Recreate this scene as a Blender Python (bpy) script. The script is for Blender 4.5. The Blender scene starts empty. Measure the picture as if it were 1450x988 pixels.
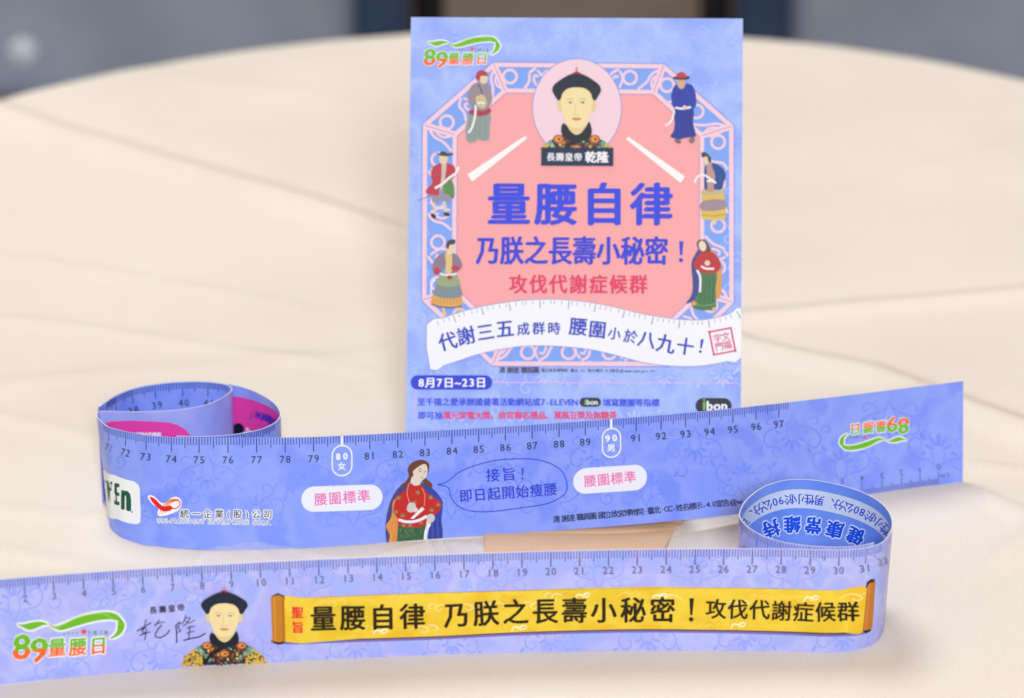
import bpy, bmesh, math, random
from mathutils import Vector, Matrix
from mathutils.geometry import tessellate_polygon
from bisect import bisect_right
R = math.radians
SC = bpy.context.scene
COL = SC.collection

# ------------------------------------------------------------------ camera, light, exposure
cam = bpy.data.cameras.new("camera")
cam.lens = 128.1; cam.sensor_width = 36; cam.clip_start = .05; cam.clip_end = 60
cam.dof.use_dof = True; cam.dof.focus_distance = 1.29; cam.dof.aperture_fstop = 8.5
cam_o = bpy.data.objects.new("camera", cam); COL.objects.link(cam_o)
cam_o.location = (0, -1.10, .6037); cam_o.rotation_euler = (R(90 - 24), 0, 0)
SC.camera = cam_o
SC.view_settings.view_transform = 'Standard'; SC.view_settings.look = 'None'
SC.view_settings.exposure = 0.0; SC.view_settings.gamma = 1
SC.render.resolution_x = 1024; SC.render.resolution_y = 698
SC.cycles.max_bounces = 8; SC.cycles.transparent_max_bounces = 12
world = bpy.data.worlds.new("World"); SC.world = world; world.use_nodes = True
bg = world.node_tree.nodes['Background']
bg.inputs[0].default_value = (1.0, .78, .55, 1); bg.inputs[1].default_value = .46

def area(name, loc, target, size, power, color):
    l = bpy.data.lights.new(name, 'AREA'); l.shape = 'DISK'; l.size = size; l.energy = power; l.color = color
    o = bpy.data.objects.new(name, l); COL.objects.link(o); o.location = loc
    o.rotation_euler = (Vector(target) - Vector(loc)).to_track_quat('-Z', 'Y').to_euler()
    return o
area("ceiling_lamp", (-.55, 1.1, 2.3), (0, .1, 0), 1.1, 34, (.95, .975, 1))
area("bounce_lamp", (.15, -2.2, 1.25), (0, .1, 0), .4, 51, (.94, .97, 1))

# ------------------------------------------------------------------ measured curves
# u (printed cm), rim point, foot point, all in metres
TAPE_FRONT = [
    (-0.50, -0.1866,-0.0254,0.0400, -0.1866,-0.0251,0.0000),
    (1.18, -0.1705,-0.0227,0.0400, -0.1705,-0.0223,0.0000),
    (2.88, -0.1544,-0.0198,0.0400, -0.1545,-0.0186,0.0000),
    (4.54, -0.1381,-0.0172,0.0400, -0.1383,-0.0155,0.0000),
    (6.21, -0.1218,-0.0148,0.0400, -0.1220,-0.0127,0.0000),
    (7.88, -0.1054,-0.0127,0.0400, -0.1056,-0.0102,0.0000),
    (9.56, -0.0890,-0.0108,0.0400, -0.0891,-0.0080,0.0000),
    (11.25, -0.0725,-0.0090,0.0400, -0.0726,-0.0061,0.0000),
    (12.94, -0.0559,-0.0074,0.0400, -0.0560,-0.0044,0.0000),
    (14.65, -0.0393,-0.0059,0.0400, -0.0394,-0.0030,0.0000),
    (16.35, -0.0226,-0.0046,0.0400, -0.0227,-0.0017,0.0000),
    (18.05, -0.0060,-0.0034,0.0400, -0.0060,-0.0006,0.0000),
    (19.75, 0.0107,-0.0023,0.0400, 0.0108,0.0002,0.0000),
    (21.47, 0.0275,-0.0015,0.0400, 0.0275,0.0008,0.0000),
    (23.18, 0.0442,-0.0008,0.0400, 0.0443,0.0011,0.0000),
    (24.89, 0.0610,-0.0004,0.0400, 0.0610,0.0011,0.0000),
    (26.61, 0.0777,-0.0002,0.0400, 0.0777,0.0008,0.0000),
    (28.32, 0.0944,-0.0004,0.0400, 0.0944,0.0001,0.0000),
    (30.03, 0.1111,-0.0011,0.0400, 0.1109,-0.0006,0.0000),
    (31.00, 0.1201,0.0005,0.0400, 0.1194,0.0008,0.0000),
    (31.87, 0.1252,0.0036,0.0400, 0.1243,0.0039,0.0000),
    (32.57, 0.1286,0.0097,0.0400, 0.1276,0.0099,0.0000),
    (33.34, 0.1306,0.0172,0.0400, 0.1294,0.0173,0.0000),
    (34.10, 0.1308,0.0248,0.0400, 0.1296,0.0248,0.0000),
    (34.71, 0.1297,0.0308,0.0400, 0.1285,0.0308,0.0000),
    (35.36, 0.1273,0.0368,0.0400, 0.1263,0.0368,0.0000),
    (35.97, 0.1238,0.0418,0.0400, 0.1229,0.0418,0.0000),
    (36.62, 0.1190,0.0463,0.0400, 0.1184,0.0463,0.0000),
    (37.24, 0.1138,0.0496,0.0400, 0.1134,0.0496,0.0000),
    (38.30, 0.1039,0.0533,0.0400, 0.1039,0.0533,0.0000),
    (38.99, 0.0969,0.0530,0.0400, 0.0969,0.0530,0.0000),
    (39.79, 0.0900,0.0491,0.0400, 0.0900,0.0491,0.0000),
    (40.99, 0.0827,0.0396,0.0400, 0.0827,0.0396,0.0000),
    (41.94, 0.0793,0.0308,0.0400, 0.0793,0.0308,0.0000),
    (42.60, 0.0783,0.0242,0.0400, 0.0783,0.0242,0.0000),
    (43.27, 0.0800,0.0177,0.0400, 0.0800,0.0177,0.0000),
    (44.11, 0.0844,0.0105,0.0400, 0.0844,0.0105,0.0000),
    (44.91, 0.0905,0.0055,0.0400, 0.0905,0.0055,0.0000),
    (45.59, 0.0968,0.0029,0.0400, 0.0968,0.0029,0.0000),
    (46.34, 0.1041,0.0013,0.0400, 0.1041,0.0013,0.0000),
    (47.06, 0.1113,0.0010,0.0400, 0.1110,0.0010,0.0000),
    (47.79, 0.1186,0.0021,0.0400, 0.1180,0.0021,0.0000),
    (48.29, 0.1231,0.0042,0.0400, 0.1223,0.0042,0.0000),
]
TAPE_BACK = [
    (43.35, -0.1214,0.0918,0.0386, -0.1214,0.0918,0.0000),
    (43.87, -0.1162,0.0914,0.0386, -0.1162,0.0914,0.0000),
    (44.38, -0.1111,0.0914,0.0386, -0.1111,0.0914,0.0000),
    (45.09, -0.1040,0.0922,0.0386, -0.1040,0.0922,0.0000),
    (45.85, -0.0968,0.0945,0.0386, -0.0968,0.0945,0.0000),
    (46.66, -0.0899,0.0985,0.0386, -0.0899,0.0985,0.0000),
    (47.30, -0.0861,0.1037,0.0386, -0.0861,0.1037,0.0000),
    (47.89, -0.0847,0.1095,0.0386, -0.0847,0.1095,0.0000),
    (48.38, -0.0854,0.1144,0.0386, -0.0854,0.1144,0.0000),
    (49.19, -0.0884,0.1218,0.0386, -0.0884,0.1218,0.0000),
    (50.00, -0.0933,0.1283,0.0386, -0.0933,0.1283,0.0000),
    (50.84, -0.0994,0.1340,0.0386, -0.0994,0.1340,0.0000),
    (51.27, -0.1032,0.1361,0.0386, -0.1032,0.1361,0.0000),
    (51.71, -0.1073,0.1377,0.0386, -0.1073,0.1377,0.0000),
    (52.23, -0.1122,0.1394,0.0386, -0.1122,0.1394,0.0000),
    (52.79, -0.1178,0.1400,0.0386, -0.1178,0.1400,0.0000),
    (53.63, -0.1262,0.1394,0.0386, -0.1262,0.1394,0.0000),
    (54.40, -0.1337,0.1375,0.0386, -0.1337,0.1375,0.0000),
    (55.19, -0.1407,0.1340,0.0386, -0.1407,0.1340,0.0000),
    (56.14, -0.1474,0.1273,0.0386, -0.1474,0.1273,0.0000),
    (56.74, -0.1503,0.1220,0.0386, -0.1503,0.1220,0.0000),
    (57.04, -0.1516,0.1193,0.0386, -0.1516,0.1193,0.0000),
    (57.35, -0.1522,0.1162,0.0386, -0.1522,0.1162,0.0000),
    (57.57, -0.1521,0.1141,0.0386, -0.1521,0.1141,0.0000),
    (57.76, -0.1519,0.1159,0.0386, -0.1519,0.1159,0.0000),
    (57.99, -0.1512,0.1182,0.0386, -0.1512,0.1182,0.0000),
    (58.29, -0.1499,0.1208,0.0386, -0.1499,0.1208,0.0000),
    (58.89, -0.1470,0.1261,0.0386, -0.1470,0.1261,0.0000),
    (59.85, -0.1404,0.1330,0.0386, -0.1404,0.1330,0.0000),
    (60.64, -0.1333,0.1365,0.0386, -0.1333,0.1365,0.0000),
    (61.38, -0.1261,0.1384,0.0386, -0.1261,0.1384,0.0000),
    (62.23, -0.1177,0.1391,0.0386, -0.1177,0.1391,0.0000),
    (62.79, -0.1121,0.1384,0.0386, -0.1121,0.1384,0.0000),
    (63.31, -0.1072,0.1367,0.0386, -0.1072,0.1367,0.0000),
    (63.57, -0.1053,0.1349,0.0386, -0.1053,0.1349,0.0000),
    (63.83, -0.1044,0.1324,0.0386, -0.1044,0.1324,0.0000),
    (64.16, -0.1051,0.1293,0.0386, -0.1051,0.1293,0.0000),
    (64.55, -0.1070,0.1258,0.0386, -0.1070,0.1258,0.0000),
    (65.08, -0.1101,0.1215,0.0386, -0.1101,0.1215,0.0000),
    (65.50, -0.1132,0.1187,0.0386, -0.1132,0.1187,0.0000),
    (66.28, -0.1202,0.1153,0.0386, -0.1202,0.1153,0.0000),
    (67.04, -0.1276,0.1136,0.0386, -0.1276,0.1136,0.0000),
    (68.13, -0.1384,0.1128,0.0386, -0.1382,0.1129,-0.0000),
    (68.80, -0.1452,0.1131,0.0386, -0.1445,0.1135,-0.0000),
    (69.25, -0.1497,0.1134,0.0386, -0.1482,0.1141,-0.0000),
    (69.44, -0.1516,0.1131,0.0386, -0.1495,0.1141,-0.0000),
    (69.61, -0.1522,0.1116,0.0386, -0.1498,0.1128,0.0000),
    (69.94, -0.1520,0.1082,0.0386, -0.1493,0.1057,0.0000),
    (70.49, -0.1495,0.1034,0.0386, -0.1485,0.0994,0.0000),
    (71.00, -0.1467,0.0991,0.0386, -0.1470,0.0932,0.0000),
    (71.46, -0.1437,0.0975,0.0386, -0.1448,0.0896,0.0000),
    (72.00, -0.1401,0.0955,0.0386, -0.1419,0.0861,0.0000),
    (72.48, -0.1364,0.0941,0.0386, -0.1375,0.0830,0.0000),
    (73.00, -0.1324,0.0925,0.0386, -0.1337,0.0807,0.0000),
    (73.50, -0.1278,0.0917,0.0386, -0.1282,0.0794,0.0000),
    (74.01, -0.1231,0.0908,0.0386, -0.1235,0.0783,0.0000),
    (75.00, -0.1131,0.0902,0.0386, -0.1134,0.0770,0.0000),
    (76.18, -0.1008,0.0903,0.0386, -0.1011,0.0768,0.0000),
    (77.41, -0.0881,0.0904,0.0386, -0.0883,0.0775,0.0000),
    (78.90, -0.0728,0.0910,0.0386, -0.0728,0.0785,0.0000),
    (80.41, -0.0575,0.0925,0.0386, -0.0576,0.0807,0.0000),
    (81.92, -0.0422,0.0941,0.0387, -0.0423,0.0831,0.0001),
    (83.48, -0.0269,0.0957,0.0390, -0.0269,0.0851,0.0004),
    (85.06, -0.0115,0.0967,0.0395, -0.0116,0.0865,0.0009),
    (86.64, 0.0038,0.0972,0.0404, 0.0039,0.0871,0.0018),
    (88.22, 0.0192,0.0972,0.0415, 0.0193,0.0872,0.0029),
    (89.86, 0.0346,0.0976,0.0426, 0.0347,0.0876,0.0040),
    (91.54, 0.0500,0.0994,0.0431, 0.0501,0.0894,0.0045),
    (93.27, 0.0656,0.1031,0.0428, 0.0657,0.0933,0.0042),
    (95.06, 0.0813,0.1085,0.0419, 0.0815,0.0990,0.0033),
    (96.91, 0.0973,0.1149,0.0408, 0.0975,0.1058,0.0022),
    (98.81, 0.1134,0.1213,0.0398, 0.1137,0.1130,0.0012),
    (100.72, 0.1296,0.1273,0.0391, 0.1300,0.1198,0.0005),
    (102.63, 0.1458,0.1327,0.0388, 0.1464,0.1260,0.0002),
    (103.58, 0.1540,0.1353,0.0387, 0.1546,0.1287,0.0001),
    (105.30, 0.1687,0.1396,0.0386, 0.1697,0.1327,0.0000),
]
# artwork sheets: printed cm -> artwork x,y of the rim and of the foot
SHEET_FRONT = [ (-0.50,-70.0,825.8,-59.3,974.6), (0.42,-31.8,823.0,-21.6,971.4), (1.34,6.4,820.0,16.1,968.0), (2.26,44.6,816.9,53.8,963.9), (3.18,82.7,813.8,91.4,960.0), (4.09,120.9,811.0,129.1,956.4), (4.99,159.1,808.4,166.7,953.1), (5.90,197.3,805.9,204.4,950.0), (6.77,233.4,803.6,240.0,947.3), (7.60,268.3,801.6,274.5,944.9), (8.44,303.4,799.6,309.0,942.6), (9.28,338.3,797.8,343.6,940.4), (10.13,373.4,796.0,378.1,938.3), (10.97,408.3,794.3,412.6,936.4), (11.82,443.3,792.7,447.2,934.6), (12.66,478.3,791.1,481.7,933.0), (13.51,513.3,789.7,516.2,931.4), (14.36,548.3,788.3,550.7,929.9), (15.21,583.3,786.9,585.3,928.6), (16.06,618.3,785.6,619.8,927.3), (16.91,653.3,784.4,654.3,926.2), (17.76,688.3,783.3,688.8,925.2), (18.62,723.3,782.2,723.4,924.2), (19.47,758.3,781.2,757.9,923.4), (20.32,793.3,780.3,792.4,922.7), (21.18,828.3,779.5,826.9,922.1), (22.04,863.3,778.8,861.5,921.7), (22.89,898.3,778.2,896.0,921.4), (23.75,933.3,777.7,930.5,921.2), (24.60,968.3,777.3,965.0,921.2), (25.46,1003.3,777.0,999.6,921.4), (26.32,1038.3,776.9,1034.1,921.8), (27.18,1073.3,776.9,1068.7,922.4), (28.03,1108.3,777.1,1103.2,923.2), (28.88,1143.4,777.9,1137.6,924.2), (29.74,1178.5,778.8,1171.6,925.1), (30.55,1211.7,777.4,1203.2,923.8), (31.67,1242.7,771.3,1232.4,917.6), (32.57,1259.0,758.0,1247.7,904.0) ]
SHEET_LOOP_INNER = [ (33.34,1264.0,744.0,1252.4,889.5), (33.47,1264.1,741.7,1252.5,887.1), (33.59,1264.1,739.3,1252.5,884.7), (33.72,1263.9,737.0,1252.3,882.3), (33.85,1263.5,734.6,1251.9,879.9), (33.97,1262.8,732.3,1251.3,877.5), (34.10,1262.0,730.0,1250.5,875.1), (34.22,1261.0,727.8,1249.5,872.8), (34.34,1259.7,725.5,1248.3,870.5), (34.46,1258.3,723.3,1247.0,868.1), (34.59,1256.7,721.2,1245.5,865.9), (34.71,1255.0,719.0,1243.8,863.6), (34.84,1253.0,716.7,1241.9,861.2), (34.97,1250.8,714.5,1239.8,858.9), (35.10,1248.4,712.3,1237.5,856.6), (35.23,1245.8,710.1,1235.1,854.3), (35.36,1243.0,708.0,1232.4,852.1), (35.48,1240.1,706.1,1229.7,850.1), (35.60,1237.1,704.2,1226.8,848.2), (35.72,1233.9,702.4,1223.8,846.3), (35.85,1230.5,700.7,1220.6,844.5), (35.97,1227.0,699.0,1217.3,842.7), (36.10,1223.1,697.3,1213.6,840.9), (36.23,1219.0,695.6,1209.7,839.2), (36.36,1214.8,694.0,1205.7,837.5), (36.49,1210.4,692.5,1201.6,835.9), (36.62,1206.0,691.0,1197.4,834.4), (36.75,1201.8,689.7,1193.4,833.0), (36.87,1197.4,688.4,1189.3,831.7), (36.99,1193.0,687.2,1185.2,830.4), (37.12,1188.5,686.1,1180.9,829.2), (37.24,1184.0,685.0,1176.6,828.1), (37.37,1179.1,683.9,1172.0,827.0), (37.50,1174.1,682.8,1167.3,825.9), (37.64,1169.0,681.8,1162.5,824.8), (37.77,1163.9,680.9,1157.7,823.8), (37.90,1158.7,680.1,1152.8,823.0), (38.03,1153.5,679.4,1147.8,822.3), (38.16,1148.2,678.9,1142.8,821.7), (38.30,1143.0,678.5,1137.8,821.3), (38.43,1137.4,678.3,1132.3,821.1), (38.57,1131.7,678.2,1126.6,821.0), (38.71,1125.9,678.2,1121.0,821.1), (38.85,1120.3,678.5,1115.4,821.3), (38.99,1115.0,679.0,1110.1,821.8), (39.13,1110.1,679.7,1105.3,822.6), (39.26,1105.3,680.7,1100.6,823.6), (39.39,1100.7,681.9,1096.0,824.8), (39.53,1096.3,683.2,1091.6,826.2), (39.66,1092.0,684.6,1087.4,827.6), (39.79,1088.0,686.0,1083.4,829.2), (39.94,1083.8,687.7,1079.3,831.0), (40.09,1079.8,689.6,1075.4,832.9), (40.24,1076.1,691.6,1071.7,835.0), (40.39,1072.7,693.8,1068.3,837.3), (40.54,1069.5,696.0,1065.1,839.6), (40.69,1066.5,698.3,1062.1,842.0), (40.84,1063.6,700.7,1059.4,844.5), (40.99,1061.0,703.0,1056.8,846.9), (41.13,1058.8,705.2,1054.5,849.2), (41.26,1056.7,707.4,1052.5,851.5), (41.40,1054.8,709.6,1050.6,853.8), (41.53,1053.0,711.9,1048.9,856.2), (41.67,1051.5,714.3,1047.3,858.7), (41.80,1050.1,716.6,1046.0,861.1), (41.94,1049.0,719.0,1044.9,863.6), (42.07,1048.0,721.4,1043.9,866.1), (42.20,1047.1,723.8,1043.0,868.6), (42.33,1046.5,726.2,1042.4,871.1), (42.47,1046.2,728.6,1042.1,873.6), (42.60,1046.5,731.0,1042.4,876.1) ]
SHEET_LOOP_OUTER = [ (42.60,1046.5,731.0,1042.4,876.1), (42.73,1047.4,733.4,1043.3,878.7), (42.87,1048.8,735.9,1044.6,881.2), (43.00,1050.6,738.3,1046.4,883.7), (43.13,1052.7,740.7,1048.5,886.2), (43.27,1055.0,743.0,1050.8,888.7), (43.41,1057.6,745.4,1053.4,891.2), (43.55,1060.6,747.8,1056.2,893.6), (43.69,1063.8,750.1,1059.4,896.1), (43.83,1067.3,752.3,1062.9,898.4), (43.97,1071.0,754.5,1066.6,900.6), (44.11,1075.0,756.5,1070.5,902.8), (44.25,1079.0,758.3,1074.4,904.6), (44.38,1083.2,760.0,1078.6,906.5), (44.51,1087.7,761.7,1083.0,908.2), (44.64,1092.3,763.2,1087.6,909.8), (44.78,1097.1,764.7,1092.3,911.3), (44.91,1102.0,766.0,1097.1,912.7), (45.05,1107.2,767.2,1102.2,913.9), (45.18,1112.5,768.3,1107.5,915.1), (45.32,1117.9,769.3,1112.8,916.1), (45.46,1123.5,770.2,1118.3,917.0), (45.59,1129.0,771.0,1123.8,917.9), (45.74,1135.1,771.8,1129.8,918.7), (45.89,1141.3,772.5,1135.9,919.5), (46.04,1147.5,773.1,1142.1,920.1), (46.19,1153.8,773.6,1148.3,920.6), (46.34,1160.0,774.0,1154.3,921.0), (46.48,1166.0,774.3,1160.1,921.3), (46.63,1172.0,774.5,1165.8,921.5), (46.77,1178.0,774.6,1171.5,921.6), (46.91,1184.0,774.6,1177.1,921.6), (47.06,1190.0,774.5,1182.8,921.5), (47.20,1196.1,774.3,1188.5,921.4), (47.35,1202.2,774.1,1194.3,921.1), (47.50,1208.3,773.8,1200.1,920.8), (47.64,1214.3,773.2,1205.7,920.2), (47.79,1220.0,772.5,1211.0,919.4), (47.92,1224.6,771.6,1215.4,918.6), (48.04,1229.1,770.6,1219.6,917.5), (48.16,1233.5,769.5,1223.8,916.4), (48.29,1238.0,768.5,1228.0,915.3) ]
SHEET_BACK = [ (69.94,137.0,590.0,153.0,728.0), (70.49,144.5,598.0,153.5,739.0), (71.00,154.0,605.0,157.0,749.7), (71.64,169.3,608.9,167.0,758.3), (72.32,187.3,612.6,184.6,766.0), (73.00,207.0,616.0,204.0,771.7), (73.50,225.0,617.5,225.0,774.1), (74.01,243.0,619.0,243.0,776.0), (74.58,265.2,619.8,265.2,777.6), (75.13,287.3,620.0,287.3,778.5), (75.66,308.6,620.0,308.6,778.8), (76.18,330.0,619.8,330.0,778.7), (76.72,352.2,619.8,352.2,778.3), (77.27,374.4,619.7,374.4,777.6), (77.81,396.4,619.4,396.6,777.1), (78.35,418.2,619.1,418.8,776.5), (78.90,440.0,618.5,440.9,775.7), (79.45,461.8,617.7,462.7,774.3), (79.99,483.7,616.7,484.4,772.7), (80.54,505.5,615.7,506.1,771.1), (81.09,527.3,614.6,527.9,769.5), (81.65,549.1,613.4,549.6,767.8), (82.20,570.9,612.2,571.4,766.1), (82.77,592.7,611.0,593.1,764.5), (83.34,614.5,609.7,614.9,762.9), (83.91,636.4,608.4,636.6,761.3), (84.49,658.2,607.0,658.4,759.7), (85.06,680.0,605.7,680.1,758.2), (85.63,701.8,604.3,701.9,756.7), (86.21,723.6,602.9,723.6,755.2), (86.78,745.5,601.5,745.4,753.7), (87.35,767.3,600.0,767.1,752.2), (87.92,789.1,598.5,788.9,750.8), (88.51,810.9,597.0,810.7,749.2), (89.11,832.8,595.5,832.4,747.7), (89.71,854.6,593.9,854.2,746.1), (90.32,876.4,592.2,876.0,744.4), (90.93,898.3,590.5,897.8,742.6), (91.54,920.0,588.7,919.4,740.7), (92.17,942.1,586.9,941.4,738.7), (92.80,963.9,585.0,963.1,736.6), (93.42,985.1,583.1,984.3,734.5), (94.02,1005.3,581.2,1004.4,732.3), (94.62,1025.2,579.3,1024.3,730.0), (95.22,1045.1,577.3,1044.1,727.6), (95.83,1065.2,575.2,1064.1,725.1), (96.44,1085.1,573.1,1084.0,722.4), (97.07,1105.0,570.9,1103.9,719.7), (97.70,1125.0,568.7,1123.8,716.8), (98.33,1145.0,566.4,1143.7,713.8), (98.97,1165.0,564.0,1163.7,710.8), (99.61,1185.0,561.6,1183.6,707.7), (100.24,1205.0,559.2,1203.5,704.5), (100.88,1225.0,556.7,1223.5,701.4), (101.51,1245.0,554.2,1243.4,698.3), (102.15,1265.0,551.7,1263.3,695.2), (102.79,1285.0,549.1,1283.3,692.2), (103.42,1305.0,546.6,1303.2,689.4), (104.05,1324.7,544.2,1323.2,686.9), (104.68,1344.4,541.9,1343.3,684.7), (105.30,1364.0,539.6,1363.5,682.5) ]
SHEET_COIL_A = [ (57.57,139.0,580.5,145.8,713.8), (57.66,139.6,579.3,146.4,712.6), (57.76,140.5,577.5,147.3,710.7), (57.88,142.1,575.6,148.8,708.7), (57.99,144.0,573.8,150.7,706.8), (58.14,146.9,571.6,153.5,704.6), (58.29,150.0,569.5,156.6,702.3), (58.41,152.5,567.8,159.1,700.5), (58.53,155.0,566.0,161.5,698.7), (58.65,157.5,564.3,164.0,696.9), (58.77,160.2,562.6,166.7,695.2), (58.89,163.0,561.0,169.5,693.5), (59.03,166.5,559.2,172.9,691.6), (59.17,170.2,557.5,176.5,689.8), (59.30,174.0,555.8,180.3,688.1), (59.44,178.1,554.2,184.3,686.4), (59.58,182.2,552.7,188.5,684.8), (59.72,186.6,551.3,192.7,683.3), (59.85,191.0,550.0,197.1,682.0), (59.98,195.4,548.9,201.4,680.8), (60.11,199.9,547.8,205.9,679.7), (60.25,204.6,546.9,210.6,678.7), (60.38,209.4,546.0,215.3,677.8), (60.51,214.2,545.2,220.0,677.0), (60.64,219.0,544.5,224.8,676.2), (60.79,224.5,543.7,230.2,675.4), (60.94,230.1,543.0,235.7,674.7), (61.09,235.7,542.5,241.3,674.1), (61.24,241.4,541.9,246.9,673.6), (61.38,247.0,541.5,252.5,673.1), (61.53,252.3,541.2,257.7,672.7), (61.67,257.7,540.9,263.0,672.4), (61.81,263.0,540.7,268.3,672.2), (61.95,268.4,540.5,273.6,672.1), (62.09,273.7,540.5,278.8,672.0), (62.23,279.0,540.5,284.1,672.1), (62.37,284.3,540.6,289.3,672.2), (62.51,289.6,540.8,294.6,672.4), (62.65,294.9,541.1,299.8,672.7), (62.79,300.0,541.5,304.8,673.1), (62.92,304.7,542.0,309.5,673.6), (63.05,309.4,542.6,314.2,674.2), (63.18,313.9,543.3,318.6,675.0), (63.31,318.0,544.3,322.6,676.0), (63.44,321.9,545.5,326.5,677.3), (63.57,325.0,547.0,329.6,678.8) ]
SHEET_COIL_B = [ (63.83,327.5,551.0,332.1,683.0), (63.94,327.0,552.7,331.5,684.8), (64.05,325.6,554.4,330.2,686.5), (64.16,324.0,556.0,328.6,688.2), (64.29,321.7,557.9,326.3,690.2), (64.42,318.9,559.7,323.6,692.1), (64.55,316.0,561.5,320.7,694.0), (64.68,313.0,563.3,317.7,695.9), (64.81,309.9,565.1,314.7,697.8), (64.95,306.6,566.9,311.4,699.6), (65.08,303.0,568.5,307.9,701.3), (65.22,298.9,570.1,303.8,703.0), (65.36,294.5,571.6,299.5,704.5), (65.50,290.0,573.0,295.0,706.0), (65.63,285.7,574.2,290.7,707.2), (65.76,281.1,575.2,286.3,708.3), (65.89,276.4,576.1,281.6,709.3), (66.02,271.7,577.0,276.9,710.2), (66.15,266.8,577.8,272.1,711.0), (66.28,262.0,578.5,267.4,711.7), (66.41,257.3,579.1,262.7,712.4), (66.54,252.5,579.7,257.9,713.0), (66.66,247.6,580.2,253.1,713.5), (66.79,242.8,580.6,248.3,713.9), (66.91,237.9,581.0,243.5,714.3), (67.04,233.0,581.3,238.7,714.7), (67.18,227.8,581.6,233.6,715.0), (67.31,222.5,581.9,228.5,715.2), (67.45,217.3,582.1,223.3,715.5), (67.58,212.0,582.3,218.2,715.6), (67.72,206.7,582.4,213.1,715.7), (67.85,201.5,582.5,208.1,715.7), (67.99,196.2,582.5,203.1,715.7), (68.13,191.0,582.5,198.2,715.7), (68.26,185.8,582.5,193.3,715.6), (68.40,180.6,582.4,188.4,715.5), (68.53,175.4,582.3,183.6,715.3), (68.67,170.2,582.1,178.9,715.1), (68.80,165.0,582.0,174.4,714.8), (68.95,159.3,581.8,169.5,714.4), (69.10,153.7,581.5,164.8,713.9), (69.25,148.0,581.5,160.5,713.7), (69.35,144.0,581.6,157.7,713.5), (69.44,140.5,582.0,155.5,713.7), (69.52,138.7,583.1,154.5,714.6), (69.61,137.5,584.5,154.0,716.0) ]
SHEET_COIL_C = [ (48.38,396.0,580.0,399.8,713.3), (48.52,395.0,577.9,398.8,711.1), (48.65,393.6,575.9,397.4,709.0), (48.79,392.0,573.8,395.8,706.8), (48.92,390.2,571.8,394.0,704.8), (49.05,388.2,569.9,392.0,702.7), (49.19,386.0,568.0,389.9,700.8), (49.32,383.6,566.1,387.5,698.8), (49.46,381.0,564.3,385.0,696.9), (49.59,378.2,562.5,382.2,695.1), (49.73,375.2,560.8,379.3,693.3), (49.87,372.2,559.1,376.2,691.5), (50.00,369.0,557.5,373.1,689.8), (50.14,365.7,555.9,369.8,688.1), (50.28,362.2,554.2,366.4,686.4), (50.42,358.7,552.7,362.9,684.8), (50.56,355.0,551.2,359.2,683.2), (50.70,351.1,549.8,355.4,681.7), (50.84,347.0,548.5,351.3,680.4), (50.98,342.5,547.3,346.9,679.2), (51.13,337.8,546.2,342.2,678.0), (51.27,333.0,545.2,337.5,677.0), (51.42,328.1,544.3,332.6,676.0), (51.57,323.1,543.4,327.6,675.1), (51.71,318.0,542.6,322.6,674.3) ]
SHEET_COIL_D = [ (43.35,250.0,617.3,255.6,752.2), (43.48,255.0,617.5,260.5,752.4), (43.61,260.0,617.7,265.5,752.6), (43.74,265.0,617.9,270.4,752.8), (43.87,270.0,618.0,275.4,752.9), (44.00,275.0,618.1,280.3,753.0), (44.12,280.0,618.1,285.2,753.0), (44.25,285.0,618.1,290.2,753.0), (44.38,290.0,618.0,295.1,752.9), (44.52,295.6,617.9,300.7,752.8), (44.67,301.2,617.7,306.2,752.6), (44.81,306.9,617.4,311.8,752.3), (44.95,312.4,617.0,317.3,751.9), (45.09,318.0,616.6,322.8,751.5), (45.22,322.9,616.1,327.6,751.0), (45.35,327.8,615.6,332.5,750.5), (45.47,332.7,615.0,337.3,749.8), (45.60,337.5,614.3,342.1,749.1), (45.73,342.3,613.6,346.8,748.4), (45.85,347.0,612.8,351.4,747.5), (45.99,351.9,611.9,356.3,746.6), (46.12,356.9,610.9,361.2,745.5), (46.26,361.7,609.9,366.0,744.4), (46.39,366.4,608.7,370.6,743.2), (46.52,370.9,607.4,375.0,741.9), (46.66,375.0,606.0,379.1,740.4), (46.79,378.7,604.5,382.8,738.9), (46.91,382.3,602.9,386.3,737.2), (47.04,385.5,601.2,389.5,735.4), (47.17,388.5,599.4,392.4,733.5), (47.30,391.0,597.5,394.9,731.6), (47.44,393.4,595.2,397.3,729.2), (47.59,395.3,592.9,399.2,726.7), (47.74,396.7,590.4,400.5,724.2), (47.89,397.5,588.0,401.3,721.6), (48.01,397.6,586.0,401.5,719.6), (48.14,397.4,584.0,401.2,717.4), (48.26,396.8,582.0,400.6,715.4), (48.38,396.0,580.0,399.8,713.3) ]
CARD_CORNERS = [(-0.0376938, 0.1929385, 0.1636596), (0.0861925, 0.1926888, 0.16319), (0.0844534, 0.1078425, 0.0036173), (-0.0395892, 0.1078425, 0.0036173)]

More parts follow.
